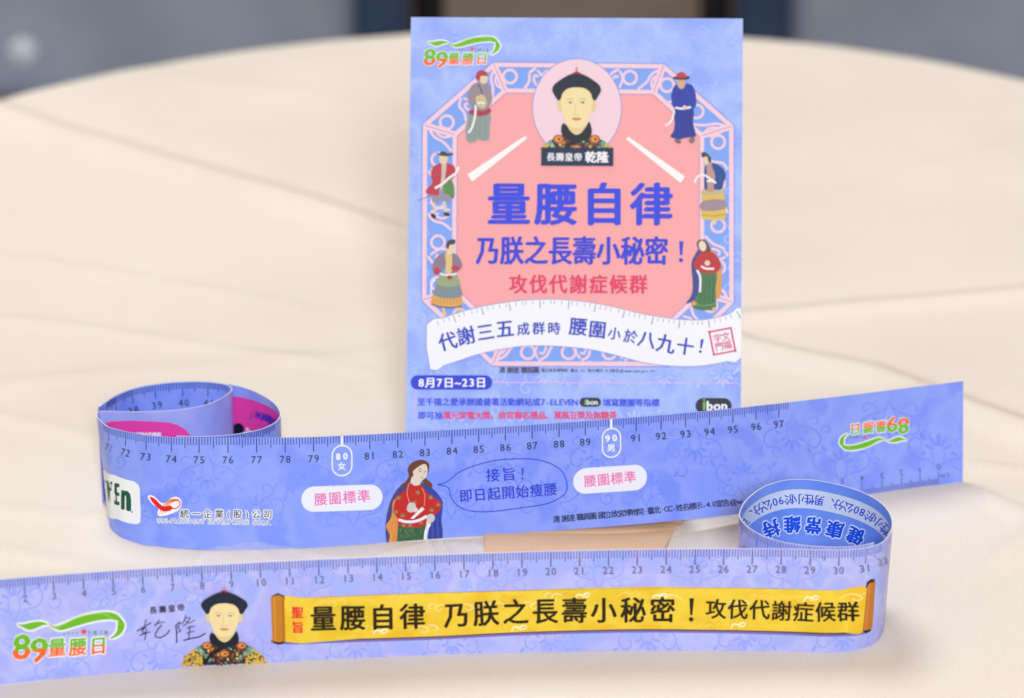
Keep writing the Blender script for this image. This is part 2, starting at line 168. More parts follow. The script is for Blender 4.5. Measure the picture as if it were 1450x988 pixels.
# ------------------------------------------------------------------ materials
def lin(c): c /= 255; return c / 12.92 if c <= .04045 else ((c + .055) / 1.055) ** 2.4
def rgb(c, k=1.0): return (min(1, lin(c[0]) * k), min(1, lin(c[1]) * k), min(1, lin(c[2]) * k), 1)
_m = {}
def ink(c, rough=.5, k=.9, spec=.2):
    key = ('ink', tuple(c), rough)
    if key in _m: return _m[key]
    m = bpy.data.materials.new("ink"); m.use_nodes = True
    b = m.node_tree.nodes['Principled BSDF']
    b.inputs['Base Color'].default_value = rgb(c, k); b.inputs['Roughness'].default_value = rough
    b.inputs['Specular IOR Level'].default_value = spec
    _m[key] = m; return m
def nodes(name):
    m = bpy.data.materials.new(name); m.use_nodes = True
    nt = m.node_tree; return m, nt, nt.nodes['Principled BSDF']
def mottled(name, cols, scale, rough, k=.92, translucent=0., spec=.45, detail=2):
    m, nt, b = nodes(name)
    tc = nt.nodes.new('ShaderNodeTexCoord'); n = nt.nodes.new('ShaderNodeTexNoise'); r = nt.nodes.new('ShaderNodeValToRGB')
    n.inputs['Scale'].default_value = scale; n.inputs['Detail'].default_value = detail
    nt.links.new(tc.outputs['Object'], n.inputs['Vector']); nt.links.new(n.outputs['Fac'], r.inputs[0])
    el = r.color_ramp.elements
    while len(el) < len(cols): el.new(.5)
    for i, c in enumerate(cols):
        el[i].position = .36 + .28 * i / (len(cols) - 1); el[i].color = rgb(c, k)
    nt.links.new(r.outputs[0], b.inputs['Base Color']); b.inputs['Roughness'].default_value = rough
    b.inputs['Specular IOR Level'].default_value = spec
    if translucent:
        t = nt.nodes.new('ShaderNodeBsdfTranslucent'); mx = nt.nodes.new('ShaderNodeMixShader')
        mx.inputs[0].default_value = translucent
        nt.links.new(r.outputs[0], t.inputs[0]); nt.links.new(b.outputs[0], mx.inputs[1]); nt.links.new(t.outputs[0], mx.inputs[2])
        nt.links.new(mx.outputs[0], nt.nodes['Material Output'].inputs[0])
    return m

def tag(o, label=None, cat=None, group=None, kind=None):
    if label: o['label'] = label
    if cat: o['category'] = cat
    if group: o['group'] = group
    if kind: o['kind'] = kind
    return o
def empty(name, loc, label, cat, group=None):
    o = bpy.data.objects.new(name, None); COL.objects.link(o); o.location = loc; o.empty_display_size = .02
    return tag(o, label, cat, group)
def link(name, bm, mats, parent=None, smooth=False):
    me = bpy.data.meshes.new(name); bm.to_mesh(me); bm.free()
    for m in (mats if isinstance(mats, (list, tuple)) else [mats]): me.materials.append(m)
    if smooth:
        for p in me.polygons: p.use_smooth = True
    o = bpy.data.objects.new(name, me); COL.objects.link(o)
    if parent:
        o.parent = parent; o.matrix_parent_inverse = Matrix.Translation(-Vector(parent.location))
    return o
def rbox(bm, lo, hi, r=0.0, seg=3, mi=0):
    vs = [bm.verts.new((x, y, z)) for x in (lo[0], hi[0]) for y in (lo[1], hi[1]) for z in (lo[2], hi[2])]
    fs = [bm.faces.new([vs[i] for i in q]) for q in ((0,1,3,2),(4,6,7,5),(0,4,5,1),(2,3,7,6),(0,2,6,4),(1,5,7,3))]
    for f in fs: f.material_index = mi
    if r: bmesh.ops.bevel(bm, geom=list({e for f in fs for e in f.edges}), offset=r, segments=seg, profile=.5, affect='EDGES')
def tube(bm, pts, r, n=10, mi=0):
    rings = []
    for i, p in enumerate(pts):
        p = Vector(p); d = (Vector(pts[min(i+1, len(pts)-1)]) - Vector(pts[max(i-1, 0)])).normalized()
        a = d.orthogonal().normalized() if i == 0 else (rings_a - d * rings_a.dot(d)).normalized()
        rings_a = a; b = d.cross(a)
        rings.append([bm.verts.new(p + r * (a * math.cos(t) + b * math.sin(t))) for t in [2*math.pi*k/n for k in range(n)]])
    for A, B in zip(rings, rings[1:]):
        for k in range(n): bm.faces.new((A[k], A[(k+1) % n], B[(k+1) % n], B[k])).material_index = mi
    bm.faces.new(rings[0][::-1]).material_index = mi; bm.faces.new(rings[-1]).material_index = mi

# ------------------------------------------------------------------ surfaces that carry print
W = .04
class Tape:
    """a ruled plastic ribbon: rim curve above, foot curve below"""
    def __init__(s, P, step=.0015):
        n = len(P); T = [0.0]
        for a, b in zip(P, P[1:]):
            T.append(T[-1] + max(1e-5, math.dist(a[1:4], b[1:4])))
        def grad(i, c):
            if i == 0: return (P[1][c] - P[0][c]) / (T[1] - T[0])
            if i == n-1: return (P[-1][c] - P[-2][c]) / (T[-1] - T[-2])
            h0, h1 = T[i]-T[i-1], T[i+1]-T[i]
            return (h0*h0*P[i+1][c] + (h1*h1-h0*h0)*P[i][c] - h1*h1*P[i-1][c]) / (h0*h1*(h0+h1))
        rows = []
        for i in range(n-1):
            h = T[i+1]-T[i]; k = max(1, math.ceil(h/step))
            G0 = [grad(i, c) for c in range(7)]; G1 = [grad(i+1, c) for c in range(7)]
            for j in range(k):
                t = j/k; a = 2*t**3-3*t*t+1; b = t**3-2*t*t+t; c_ = -2*t**3+3*t*t; d = t**3-t*t
                rows.append([a*P[i][c]+b*h*G0[c]+c_*P[i+1][c]+d*h*G1[c] for c in range(7)])
        rows.append(list(P[-1])); s.u = [r[0] for r in rows]
        s.top = [Vector(r[1:4]) for r in rows]; s.bot = [Vector(r[4:7]) for r in rows]
        s.nrm = []
        for i in range(len(rows)):
            a, b = max(0, i-1), min(len(rows)-1, i+1)
            t = (s.top[b]+s.bot[b]-s.top[a]-s.bot[a]); s.nrm.append(t.cross(s.top[i]-s.bot[i]).normalized())
    def at(s, u, v, off):
        i = min(max(bisect_right(s.u, u)-1, 0), len(s.u)-2)
        f = (u-s.u[i])/(s.u[i+1]-s.u[i]); k = v/4.0
        p = (s.bot[i].lerp(s.top[i], k)).lerp(s.bot[i+1].lerp(s.top[i+1], k), f)
        return p + s.nrm[i].lerp(s.nrm[i+1], f) * off
    def knots(s, a, b): return [k for k in s.u if a < k < b]
    def mesh(s, name, mats, parent, th=.00035, rows=5):
        bm = bmesh.new(); g = []
        for side in (0, 1):
            g.append([[bm.verts.new(s.at(u, 4*j/rows, -side*th)) for j in range(rows+1)] for u in s.u])
        n = len(s.u)
        for i in range(n-1):
            for j in range(rows):
                a = g[0]; bm.faces.new((a[i][j], a[i+1][j], a[i+1][j+1], a[i][j+1])).material_index = 0
                a = g[1]; bm.faces.new((a[i][j], a[i][j+1], a[i+1][j+1], a[i+1][j])).material_index = 1
            for j in (0, rows):
                f = bm.faces.new((g[0][i][j], g[0][i+1][j], g[1][i+1][j], g[1][i][j])); f.material_index = 2
        for i in (0, n-1):
            for j in range(rows):
                bm.faces.new((g[0][i][j], g[0][i][j+1], g[1][i][j+1], g[1][i][j])).material_index = 2
        bmesh.ops.recalc_face_normals(bm, faces=bm.faces)
        for f in bm.faces: f.smooth = f.material_index != 2
        for e in bm.edges:
            if len({f.material_index for f in e.link_faces}) > 1: e.smooth = False
        return link(name, bm, mats, parent)

class Sheet:
    """artwork drawn on an unrolled stretch of tape; side +1 is the numbered face, -1 the back"""
    def __init__(s, tape, table, side):
        s.tape, s.t, s.side = tape, table, side; s.th = 0 if side > 0 else .00035
    def uv(s, x, y):
        T = s.t; n = len(T); v = .5; best = None
        inc = T[-1][1] > T[0][1]
        for it in range(6):
            X = [r[3] + (r[1]-r[3])*v for r in T]
            lo, hi = 0, n-1
            while hi-lo > 1:
                m = (lo+hi)//2
                if (X[m] <= x) == inc: lo = m
                else: hi = m
            f = (x-X[lo])/((X[hi]-X[lo]) or 1e-6); f = max(-.8, min(1.8, f)) if 0 < lo < n-2 or 1 else f
            if lo > 0: f = max(0, f)
            if hi < n-1: f = min(1, f)
            q = [T[lo][c] + (T[hi][c]-T[lo][c])*f for c in range(5)]
            v = (q[4]-y)/(q[4]-q[2])
        return q[0], v*4.0
    def xy(s, u, v):
        T = s.t; us = [r[0] for r in T]; i = min(max(bisect_right(us, u)-1, 0), len(us)-2)
        f = (u-us[i])/(us[i+1]-us[i]); q = [T[i][c]+(T[i+1][c]-T[i][c])*f for c in range(5)]; k = v/4
        return (q[3]+(q[1]-q[3])*k, q[4]+(q[2]-q[4])*k)
    def place(s, bm, off):
        for vtx in bm.verts:
            u, v = s.uv(vtx.co.x, vtx.co.y); v = min(3.995, max(.005, v)); vtx.co.x, vtx.co.y = u, v
        s.place_uv(bm, off)
    def place_uv(s, bm, off):
        a = min((v.co.x for v in bm.verts), default=0); b = max((v.co.x for v in bm.verts), default=0)
        a0, b0 = s.tape.u[0]+.001, s.tape.u[-1]-.001
        for v in bm.verts: v.co.x = min(b0, max(a0, v.co.x))
        for k in s.tape.knots(a, b):
            fs = [f for f in bm.faces if min(v.co.x for v in f.verts) < k < max(v.co.x for v in f.verts)]
            if fs:
                es = list({e for f in fs for e in f.edges}); vs = list({v for f in fs for v in f.verts})
                bmesh.ops.bisect_plane(bm, geom=fs+es+vs, plane_co=(k, 0, 0), plane_no=(1, 0, 0), dist=1e-7)
        for k in (.8, 1.6, 2.4, 3.2):
            fs = [f for f in bm.faces if min(v.co.y for v in f.verts) < k-1e-4 and max(v.co.y for v in f.verts) > k+1e-4]
            if fs:
                es = list({e for f in fs for e in f.edges}); vs = list({v for f in fs for v in f.verts})
                bmesh.ops.bisect_plane(bm, geom=fs+es+vs, plane_co=(0, k, 0), plane_no=(0, 1, 0), dist=1e-7)
        for v in bm.verts:
            v.co = s.tape.at(v.co.x, v.co.y, s.side*(off + v.co.z*1e-6) - (s.th if s.side < 0 else 0))

class CardSheet:
    def __init__(s, corners, x0, x1, x2, x3, y0, y1):
        s.c = [Vector(c) for c in corners]; s.q = (x0, x1, x2, x3, y0, y1)
        s.n = (s.c[1]-s.c[0]).cross(s.c[0]-s.c[3]).normalized()
    def pt(s, x, y, off):
        x0, x1, x2, x3, y0, y1 = s.q; f = (y-y0)/(y1-y0)
        l = x0+(x3-x0)*f; r = x1+(x2-x1)*f; g = min(1, max(0, (x-l)/(r-l)))
        p = s.c[0].lerp(s.c[1], g).lerp(s.c[3].lerp(s.c[2], g), min(1, max(0, f)))
        return p - s.n*(p-s.c[0]).dot(s.n) + s.n*off
    def place(s, bm, off):
        for v in bm.verts: v.co = s.pt(v.co.x, v.co.y, off+v.co.z*1e-6)

# ------------------------------------------------------------------ print: glyphs and flat shapes
_glyph = {}
def glyph(ch):
    if ch not in _glyph:
        c = bpy.data.curves.new('glyph', 'FONT'); c.body = ch; c.size = 1; c.resolution_u = 2; c.fill_mode = 'FRONT'
        o = bpy.data.objects.new('glyph', c); COL.objects.link(o)
        me = bpy.data.meshes.new_from_object(o.evaluated_get(bpy.context.evaluated_depsgraph_get()))
        _glyph[ch] = ([tuple(v.co[:2]) for v in me.vertices], [tuple(p.vertices) for p in me.polygons])
        bpy.data.objects.remove(o); bpy.data.curves.remove(c); bpy.data.meshes.remove(me)
    return _glyph[ch]
def smooth_pts(pts, k=5, closed=False):
    n = len(pts); out = []
    if n < 3: return list(pts)
    rng = range(n if closed else n-1)
    g = (lambda i: pts[i % n]) if closed else (lambda i: pts[min(max(i, 0), n-1)])
    for i in rng:
        p0, p1, p2, p3 = g(i-1), g(i), g(i+1), g(i+2)
        for j in range(k):
            t = j/k
            out.append(tuple(.5*((2*p1[c])+(-p0[c]+p2[c])*t+(2*p0[c]-5*p1[c]+4*p2[c]-p3[c])*t*t+(-p0[c]+3*p1[c]-3*p2[c]+p3[c])*t**3) for c in (0, 1)))
    if not closed: out.append(tuple(pts[-1]))
    return out
class Art:
    """flat print; each shape lies a few microns above the one drawn before it"""
    def __init__(s, sheet, level=0, step=2.5):
        s.sheet = sheet; s.bm = bmesh.new(); s.mats = []; s.z = 0.0; s.level = level; s.step = step; s.tf = None; s.clip = None
        s.tint = None
    def _mi(s, c):
        m = c if isinstance(c, bpy.types.Material) else ink(c)
        if m not in s.mats: s.mats.append(m)
        return s.mats.index(m)
    def _add(s, vs, fs, c, dz=0):
        if s.tf: vs = [s.tf(*p) for p in vs]
        mi = s._mi(c)
        if s.clip:                       # (x0,y0,x1,y1): keep what lies to the left of this line
            b2 = bmesh.new(); V = [b2.verts.new((x, y, 0)) for x, y in vs]
            for f in fs:
                try: b2.faces.new([V[i] for i in f])
                except ValueError: pass
            x0, y0, x1, y1 = s.clip
            bmesh.ops.bisect_plane(b2, geom=list(b2.verts)+list(b2.edges)+list(b2.faces), plane_co=(x0, y0, 0), plane_no=(y1-y0, x0-x1, 0), clear_outer=True)
            b2.verts.index_update(); vs = [tuple(v.co[:2]) for v in b2.verts]; fs = [[v.index for v in f.verts] for f in b2.faces]; b2.free()
        V = [s.bm.verts.new((x, y, s.z+dz)) for x, y in vs]
        for f in fs:
            if len(set(f)) < 3: continue
            try: q = s.bm.faces.new([V[i] for i in f]); q.material_index = mi
            except ValueError: pass
    def poly(s, pts, c, k=0):
        if k: pts = smooth_pts(pts, k, True)
        s._add(pts, tessellate_polygon([[Vector((x, y, 0)) for x, y in pts]]), c); s.z += s.step
    def stroke(s, pts, w, c, k=5, closed=False, w1=None, ease=False):
        if k: pts = smooth_pts(pts, k, closed)
        n = len(pts); L, Rr = [], []
        for i in range(n):
            a = pts[(i-1) % n] if (closed or i > 0) else pts[i]; b = pts[(i+1) % n] if (closed or i < n-1) else pts[i]
            dx, dy = b[0]-a[0], b[1]-a[1]; d = math.hypot(dx, dy) or 1
            t = i/(n-1); ww = w if w1 is None else w+(w1-w)*t
            if ease: ww *= .35+.65*math.sin(math.pi*min(1, max(0, t)))
            nx, ny = -dy/d*ww/2, dx/d*ww/2
            L.append((pts[i][0]+nx, pts[i][1]+ny)); Rr.append((pts[i][0]-nx, pts[i][1]-ny))
        m = n if closed else n-1
        s._add(L+Rr, [(i, (i+1) % n, n+(i+1) % n, n+i) for i in range(m)], c); s.z += s.step
    def ell(s, cx, cy, rx, ry, c, rot=0, n=22):
        a = R(rot); s.poly([(cx+rx*math.cos(t)*math.cos(a)-ry*math.sin(t)*math.sin(a), cy+rx*math.cos(t)*math.sin(a)+ry*math.sin(t)*math.cos(a)) for t in [2*math.pi*i/n for i in range(n)]], c)
    def ring(s, cx, cy, r, w, c, a0=0, a1=360, ry=None):
        n = 20; ry = ry or r
        s.stroke([(cx+r*math.cos(R(a0+(a1-a0)*i/n)), cy+ry*math.sin(R(a0+(a1-a0)*i/n))) for i in range(n+1)], w, c, 0)
    def pill(s, x0, y0, x1, y1, r, c, slope=0, n=6, outline=0):
        pts = []
        for cx, cy, a in ((x1-r, y0+r, -90), (x1-r, y1-r, 0), (x0+r, y1-r, 90), (x0+r, y0+r, 180)):
            for i in range(n+1):
                t = R(a+90*i/n); pts.append((cx+r*math.cos(t), cy+r*math.sin(t)))
        xm = (x0+x1)/2; pts = [(x, y+(x-xm)*slope) for x, y in pts]
        if outline: s.stroke(pts, outline, c, 0, True)
        else:
            big = []
            for a, b in zip(pts, pts[1:]+pts[:1]):
                m = max(1, int(math.dist(a, b)/12)); big += [(a[0]+(b[0]-a[0])*i/m, a[1]+(b[1]-a[1])*i/m) for i in range(m)]
            s.poly(big, c)
    def _char(s, ch, cx, cy, ang, size, sx, c, bold, mid, halo=None, shear=0):
        vs, fs = glyph(ch)
        if not vs: return
        wide = ord(ch) > 0x2000
        gx = .5 if wide else (min(v[0] for v in vs)+max(v[0] for v in vs))/2
        gy = .37 if wide else mid
        ca, sa = math.cos(ang), math.sin(ang)
        def put(ox, oy, col, dz):
            out = []
            for x, y in vs:
                X = (x-gx)*size*sx+(y-gy)*size*shear+ox; Y = -(y-gy)*size+oy
                out.append((cx+X*ca-Y*sa, cy+X*sa+Y*ca))
            s._add(out, fs, col, dz)
        if halo:
            h = halo[1]
            for i in range(8): put(h*math.cos(i*math.pi/4), h*math.sin(i*math.pi/4), halo[0], i*.25)
        base = 9 if halo else 0
        offs = [(0, 0)]
        if bold:
            b = bold*size; offs = [(-b, 0), (b, 0), (0, -b*.6), (0, b*.6)]
            if b*2 > .045*size: offs += [(-b*.7, b*.5), (b*.7, -b*.5), (0, 0)]
        for i, (ox, oy) in enumerate(offs): put(ox, oy, col=c, dz=base+i*.3)
    def text(s, st, path, size, c, bold=.022, sx=1., halo=None, fit=True, shear=0, mid=.35, adv=None, ends=False):
        """characters spread along a path from the first centre to the last"""
        wd = [(1 if ord(q) > 0x2000 else (.34 if q in ' .,!iIl' else .62)) for q in st]
        if adv: wd = adv
        pos = [0]
        for a, b in zip(wd, wd[1:]): pos.append(pos[-1]+(a+b)/2)
        tot = pos[-1] or 1; pos = [p/tot for p in pos]
        seg = [math.dist(a, b) for a, b in zip(path, path[1:])]; Ls = sum(seg)
        for ch, t in zip(st, pos):
            if ch == ' ': continue
            d = t*Ls; i = 0
            while i < len(seg)-1 and d > seg[i]: d -= seg[i]; i += 1
            a, b = path[i], path[i+1]; f = d/(seg[i] or 1)
            s._char(ch, a[0]+(b[0]-a[0])*f, a[1]+(b[1]-a[1])*f, math.atan2(b[1]-a[1], b[0]-a[0]), size, sx, c, bold, mid, halo, shear)
        s.z += 13 if halo else 5
    def build(s, name, parent):
        s.sheet.place(s.bm, (35+s.level)*1e-6)
        return link(name, s.bm, s.mats, parent)

def spiral(cx, cy, r, a0, turns, flip=1, n=14):
    return [(cx+flip*r*(1-.75*i/n)*math.cos(R(a0)+turns*2*math.pi*i/n), cy+r*(1-.75*i/n)*math.sin(R(a0)+turns*2*math.pi*i/n)) for i in range(n+1)]
def damask(A, x, y, k, c, f=1, g=1):
    """one scroll motif of the printed pattern"""
    def q(L): return [(x+f*a*k, y+g*b*k) for a, b in L]
    k *= .92+.2*((x*7.3+y*3.1) % 1)
    A.stroke(q([(0, 34), (-6, 20), (-22, 8), (-40, 4), (-56, -8), (-58, -26), (-46, -36), (-34, -30), (-34, -20), (-42, -18)]), 3.4*k, c, 4, ease=True)
    A.stroke(q([(0, 34), (6, 20), (22, 8), (40, 4), (56, -8), (58, -26), (46, -36), (34, -30), (34, -20), (42, -18)]), 3.4*k, c, 4, ease=True)
    A.stroke(q([(-22, 8), (-30, 22), (-44, 28), (-54, 20), (-50, 12), (-44, 15)]), 2.6*k, c, 4, ease=True)
    A.stroke(q([(22, 8), (30, 22), (44, 28), (54, 20), (50, 12), (44, 15)]), 2.6*k, c, 4, ease=True)
    A.stroke(q([(-4, 24), (-12, 2), (-10, -16), (0, -22), (10, -16), (12, 2), (4, 24)]), 2.2*k, c, 4)
    for a, b, rx, ry, r in ((0, -32, 5, 12, 0), (-11, -28, 4, 10, -35), (11, -28, 4, 10, 35), (-19, -18, 3.5, 9, -65), (19, -18, 3.5, 9, 65), (-66, -38, 4, 8, -30), (66, -38, 4, 8, 30), (-30, -4, 3, 7, 60), (30, -4, 3, 7, -60)):
        A.ell(x+f*a*k, y+g*b*k, rx*k, ry*k, c, r*f*g, 10)

def logo(A, x, y, k, rot):
    """green ribbon over the figures and characters of the day's name"""
    ca, sa = math.cos(R(rot)), math.sin(R(rot))
    A.tf = lambda a, b: (x+k*(a*ca-b*sa), y+k*(a*sa+b*ca))
    wh = (240, 246, 252); gr = (112, 190, 40); og = (242, 112, 50)
    flags = [[(-68.6, -19.3), (-59.6, -18.8), (-50.9, -20.1), (-39.0, -20.7), (-29.6, -18.5), (-25.2, -15.1), (-32.1, -14.7), (-39.8, -12.2), (-48.6, -9.8), (-56.1, -11.0), (-62.1, -15.2)], [(-25.1, -15.9), (-19.4, -12.4), (-13.1, -11.6), (-2.1, -14.4), (13.5, -19.3), (28.9, -23.2), (44.1, -25.2), (59.1, -25.0), (71.7, -22.1), (78.6, -16.3), (84.7, -5.6), (77.0, -10.4), (66.6, -13.6), (53.8, -14.4), (38.6, -13.2), (21.2, -10.2), (5.8, -7.0), (-5.1, -5.0), (-12.5, -6.6), (-18.5, -10.6)], [(76.7, -11.3), (84.7, -5.4), (82.1, 3.4), (76.4, 9.3), (68.3, 12.8), (61.4, 13.4), (68.7, 8.6), (72.8, 2.5), (74.7, -4.8)]]
    for q in flags: A.stroke(q, 5.5, wh, 3, True)
    for q in flags: A.poly(q, wh, 3)
    for q in flags: A.poly(q, gr, 3)
    A.stroke([(-27, -8), (-20, -6), (-8, -11), (14, -20), (34, -24), (56, -23), (70, -12)], .9, (176, 224, 130), 3)
    bits = [('8', -66, 13, 43, 1.1), ('9', -41, 20, 42, 1.15), ('量', -15, 19, 28, .95), ('腰', 15, 21, 27.5, .95), ('日', 44, 22, 27, .98)]
    for ch, a, b, sz, sx in bits: A._char(ch, a, b, 0, sz*(1.15 if ch in '89' else 1), sx, wh, .03, .35, (wh, 2.6), .12)
    A.z += 14
    for ch, a, b, sz, sx in bits: A._char(ch, a, b, 0, sz*(1.15 if ch in '89' else 1), sx, gr, .035 if ch in '89' else .03, .35, None, .12)
    A.z += 5
    p0 = A.tf(-100, 17); p1 = A.tf(100, 23); keep = A.clip
    lo = (p0[0], p0[1], p1[0], p1[1])
    A.clip = lo
    for ch, a, b, sz, sx in bits: A._char(ch, a, b, 0, sz*(1.15 if ch in '89' else 1), sx, og, .037 if ch in '89' else .032, .35, None, .12)
    A.clip = keep; A.z += 5
    A.text('2024', [(-3, 0), (15, 1)], 6, (110, 150, 60), .02); A.ell(25, 0, 4, 3.4, (235, 90, 60)); A.text('千禧之愛', [(33, 2), (57, 4.5)], 6, (110, 150, 60), .02)
    A.tf = None

def portrait(A, x, y, k, low=250, squash=1.):
    """a plain stand-in: man in a dark fur hat and embroidered robe"""
    A.tf = lambda a, b: (x+k*a, y+k*b)
    ye = (216, 182, 66); dk = (30, 36, 50); ky = k*squash
    A.tf = lambda a, b: (x+k*a, y+ky*b)
    sh = [(-315, low), (-300, 300), (-277, 251), (-191, 180), (-94, 135), (-60, 110), (60, 110), (94, 135), (191, 180), (277, 251), (300, 300), (315, low)]
    A.poly(sh, (60, 54, 58), 0)
    for s_ in (-1, 1):
        A.poly([(s_*a, b) for a, b in ((200, 190), (277, 251), (300, 300), (312, low), (150, low), (160, 260))], ye, 0)
        A.stroke([(s_*a, b) for a, b in ((96, 300), (125, 262), (165, 222), (190, 184))], 34, (96, 168, 160), 3)
    rr = random.Random(5)
    for i in range(240):
        a = rr.uniform(-290, 290); b = 135+abs(a)*.42+rr.uniform(0, 1)*(low-140-abs(a)*.42)
        if b > low-8: continue
        A.ell(a, b, rr.uniform(5, 13), rr.uniform(4, 9), rr.choice([(150, 62, 34), (196, 96, 40), (40, 96, 100), (40, 44, 56), (226, 196, 84), (36, 40, 48), (170, 54, 40), (110, 160, 130), (228, 206, 120)]), rr.uniform(0, 180), 7)
    for a, b in ((-125, 168), (125, 168), (0, 235)): A.ell(a, b, 38, 30, (176, 92, 50)); A.ell(a, b, 25, 20, (216, 160, 84)); A.ell(a+4, b, 12, 9, (140, 60, 40))
    A.stroke([(0, 180), (-50, 210), (-100, 250), (-150, min(low-15, 320))], 24, (38, 30, 40), 3)
    A.poly([(-90, 60), (-106, 85), (-104, 130), (-70, 165), (0, 190), (70, 165), (104, 130), (100, 80), (85, 50), (60, 90), (0, 140), (-55, 90)], dk, 3)
    for sx in (-1, 1): A.ell(sx*118, -62, 16, 42, (226, 206, 150), sx*8)
    face = [(-102, -150), (-108, -90), (-100, -20), (-84, 30), (-58, 90), (-28, 126), (0, 138), (28, 126), (58, 90), (84, 30), (100, -20), (108, -90), (102, -150), (60, -190), (-60, -190)]
    A.poly(face, (238, 222, 170), 3)
    A.poly([(-70, 60), (-30, 118), (0, 130), (30, 118), (70, 60), (35, 90), (-35, 90)], (226, 204, 150), 2)
    for sx in (-1, 1):
        A.stroke([(sx*20, -98), (sx*42, -106), (sx*66, -98)], 4, (170, 146, 104), 3)
        A.ell(sx*43, -78, 17, 7, (236, 230, 205)); A.ell(sx*43, -78, 7, 7, (96, 82, 66)); A.stroke([(sx*24, -78), (sx*43, -86), (sx*62, -78)], 3, (120, 96, 70), 3)
    A.stroke([(-10, -70), (-8, -20), (-20, -2), (0, 6), (20, -2)], 3.5, (208, 180, 126), 3)
    A.poly([(-34, 30), (-12, 22), (0, 26), (12, 22), (34, 30), (14, 42), (-14, 42)], (214, 130, 110), 2)
    A.poly([(-168, -170), (-150, -205), (-70, -258), (0, -280), (70, -258), (150, -205), (168, -170), (165, -150), (128, -92), (106, -112), (98, -140), (62, -172), (0, -182), (-62, -172), (-98, -140), (-106, -112), (-128, -92), (-165, -150)], (32, 42, 62), 3)
    A.poly([(-40, -268), (0, -292), (40, -268), (0, -276)], (180, 50, 60), 2)
    A.ell(0, -305, 8, 14, (170, 160, 150)); A.stroke([(0, -315), (-2, -345)], 4, (190, 180, 170), 0)
    A.tf = None
# ------------------------------------------------------------------ room behind the table: floor and chairs
def grid(name, x0, x1, y0, y1, n, m, zf, mat, kind=None, parent=None):
    bm = bmesh.new(); V = [[bm.verts.new((x0+(x1-x0)*i/n, y0+(y1-y0)*j/m, zf(x0+(x1-x0)*i/n, y0+(y1-y0)*j/m))) for j in range(m+1)] for i in range(n+1)]
    for i in range(n):
        for j in range(m): bm.faces.new((V[i][j], V[i+1][j], V[i+1][j+1], V[i][j+1]))
    return tag(link(name, bm, mat, parent, True), kind=kind)
carpet = mottled('carpet', [(124, 118, 118), (148, 140, 140), (134, 128, 128)], 9, .95, spec=.1)
grid('floor', -6, 6, -4, 8, 8, 8, lambda x, y: -.75, carpet, 'structure')
bm = bmesh.new(); rbox(bm, (-6, 7.9, -.75), (6, 8, 2.4)); tag(link('wall', bm, mottled('wall_paint', [(150, 146, 140), (160, 156, 150)], 2, .9)), kind='structure')

grey_cloth = mottled('chair_fabric', [(146, 156, 174), (160, 170, 188)], 14, .9, spec=.15)
navy_cloth = mottled('chair_band', [(50, 68, 98), (58, 76, 106)], 14, .85, spec=.15)
black_metal = ink((22, 22, 26), .4); stud_glint = ink((206, 214, 226), .2)  # stud's pale plain ink paints in the bright highlight on chair metal
def make_chair(loc, label, side):
    t = empty('banquet_chair', loc, label, 'chair', 'chairs drawn up behind the table')
    x, y, z = loc
    bm = bmesh.new(); rbox(bm, (x-.235, y-.02, z+.50), (x+.235, y+.035, z+1.02), .02)
    bmesh.ops.subdivide_edges(bm, edges=[e for e in bm.edges if abs(e.verts[0].co.x-e.verts[1].co.x) > .2], cuts=10)
    for v in bm.verts: v.co.y += -.25*(v.co.x-x)**2 + .10*(v.co.z-z-.5)
    link('backrest', bm, grey_cloth, t, True)
    for sx in (-1, 1):
        bm = bmesh.new(); rbox(bm, (x+sx*.2525-.0165, y-.034, z+.47), (x+sx*.2525+.0165, y+.03, z+1.03), .007)
        for v in bm.verts: v.co.y += -.014 + .10*(v.co.z-z-.5)
        link('side_pad', bm, navy_cloth, t, True)
        bm = bmesh.new(); tube(bm, [(x+sx*.281, y+.055, z), (x+sx*.281, y+.01, z+.42), (x+sx*.281, y+.08, z+1.06)], .0115, 12)
        link('leg', bm, black_metal, t, True)
        bm = bmesh.new(); tube(bm, [(x+sx*.24, y-.42, z), (x+sx*.24, y-.40, z+.42)], .011, 12)
        link('leg', bm, black_metal, t, True)
    bm = bmesh.new(); rbox(bm, (x-.26, y-.45, z+.42), (x+.26, y-.01, z+.49), .02, 4); link('seat', bm, grey_cloth, t, True)
    if side > 0: return t
    bm = bmesh.new(); bmesh.ops.create_uvsphere(bm, u_segments=16, v_segments=10, radius=.0105); bmesh.ops.scale(bm, verts=bm.verts, vec=(1, .5, 1)); bmesh.ops.translate(bm, verts=bm.verts, vec=(x+.010, y-.026, z+.541))
    link('stud', bm, stud_glint, t, True)
    return t
make_chair((-.338, 1.24, -.75), 'grey upholstered chair with a navy side pad behind the table, left of the card', -1)
make_chair((.420, 1.24, -.75), 'grey upholstered chair with a navy side pad behind the table, right of the card', 1)

# ------------------------------------------------------------------ round table under its cloth
TC = Vector((.0187, .2608)); TR = .403
t = empty('round_table', (TC.x, TC.y, -.75), 'round table under the cream cloth, its curved far rim showing at the top', 'table')
def disc(name, r, z0, z1, mat, parent, n=64):
    bm = bmesh.new(); bmesh.ops.create_cone(bm, cap_ends=True, segments=n, radius1=r, radius2=r, depth=z1-z0)
    bmesh.ops.translate(bm, verts=bm.verts, vec=(TC.x, TC.y, (z0+z1)/2)); return link(name, bm, mat, parent)
oak = mottled('oak', [(150, 118, 84), (166, 132, 96)], 20, .5)
disc('tabletop', TR-.022, -.03, -.006, oak, t); disc('pedestal', .04, -.71, -.03, black_metal, t, 24); disc('foot_plate', .24, -.75, -.71, black_metal, t)

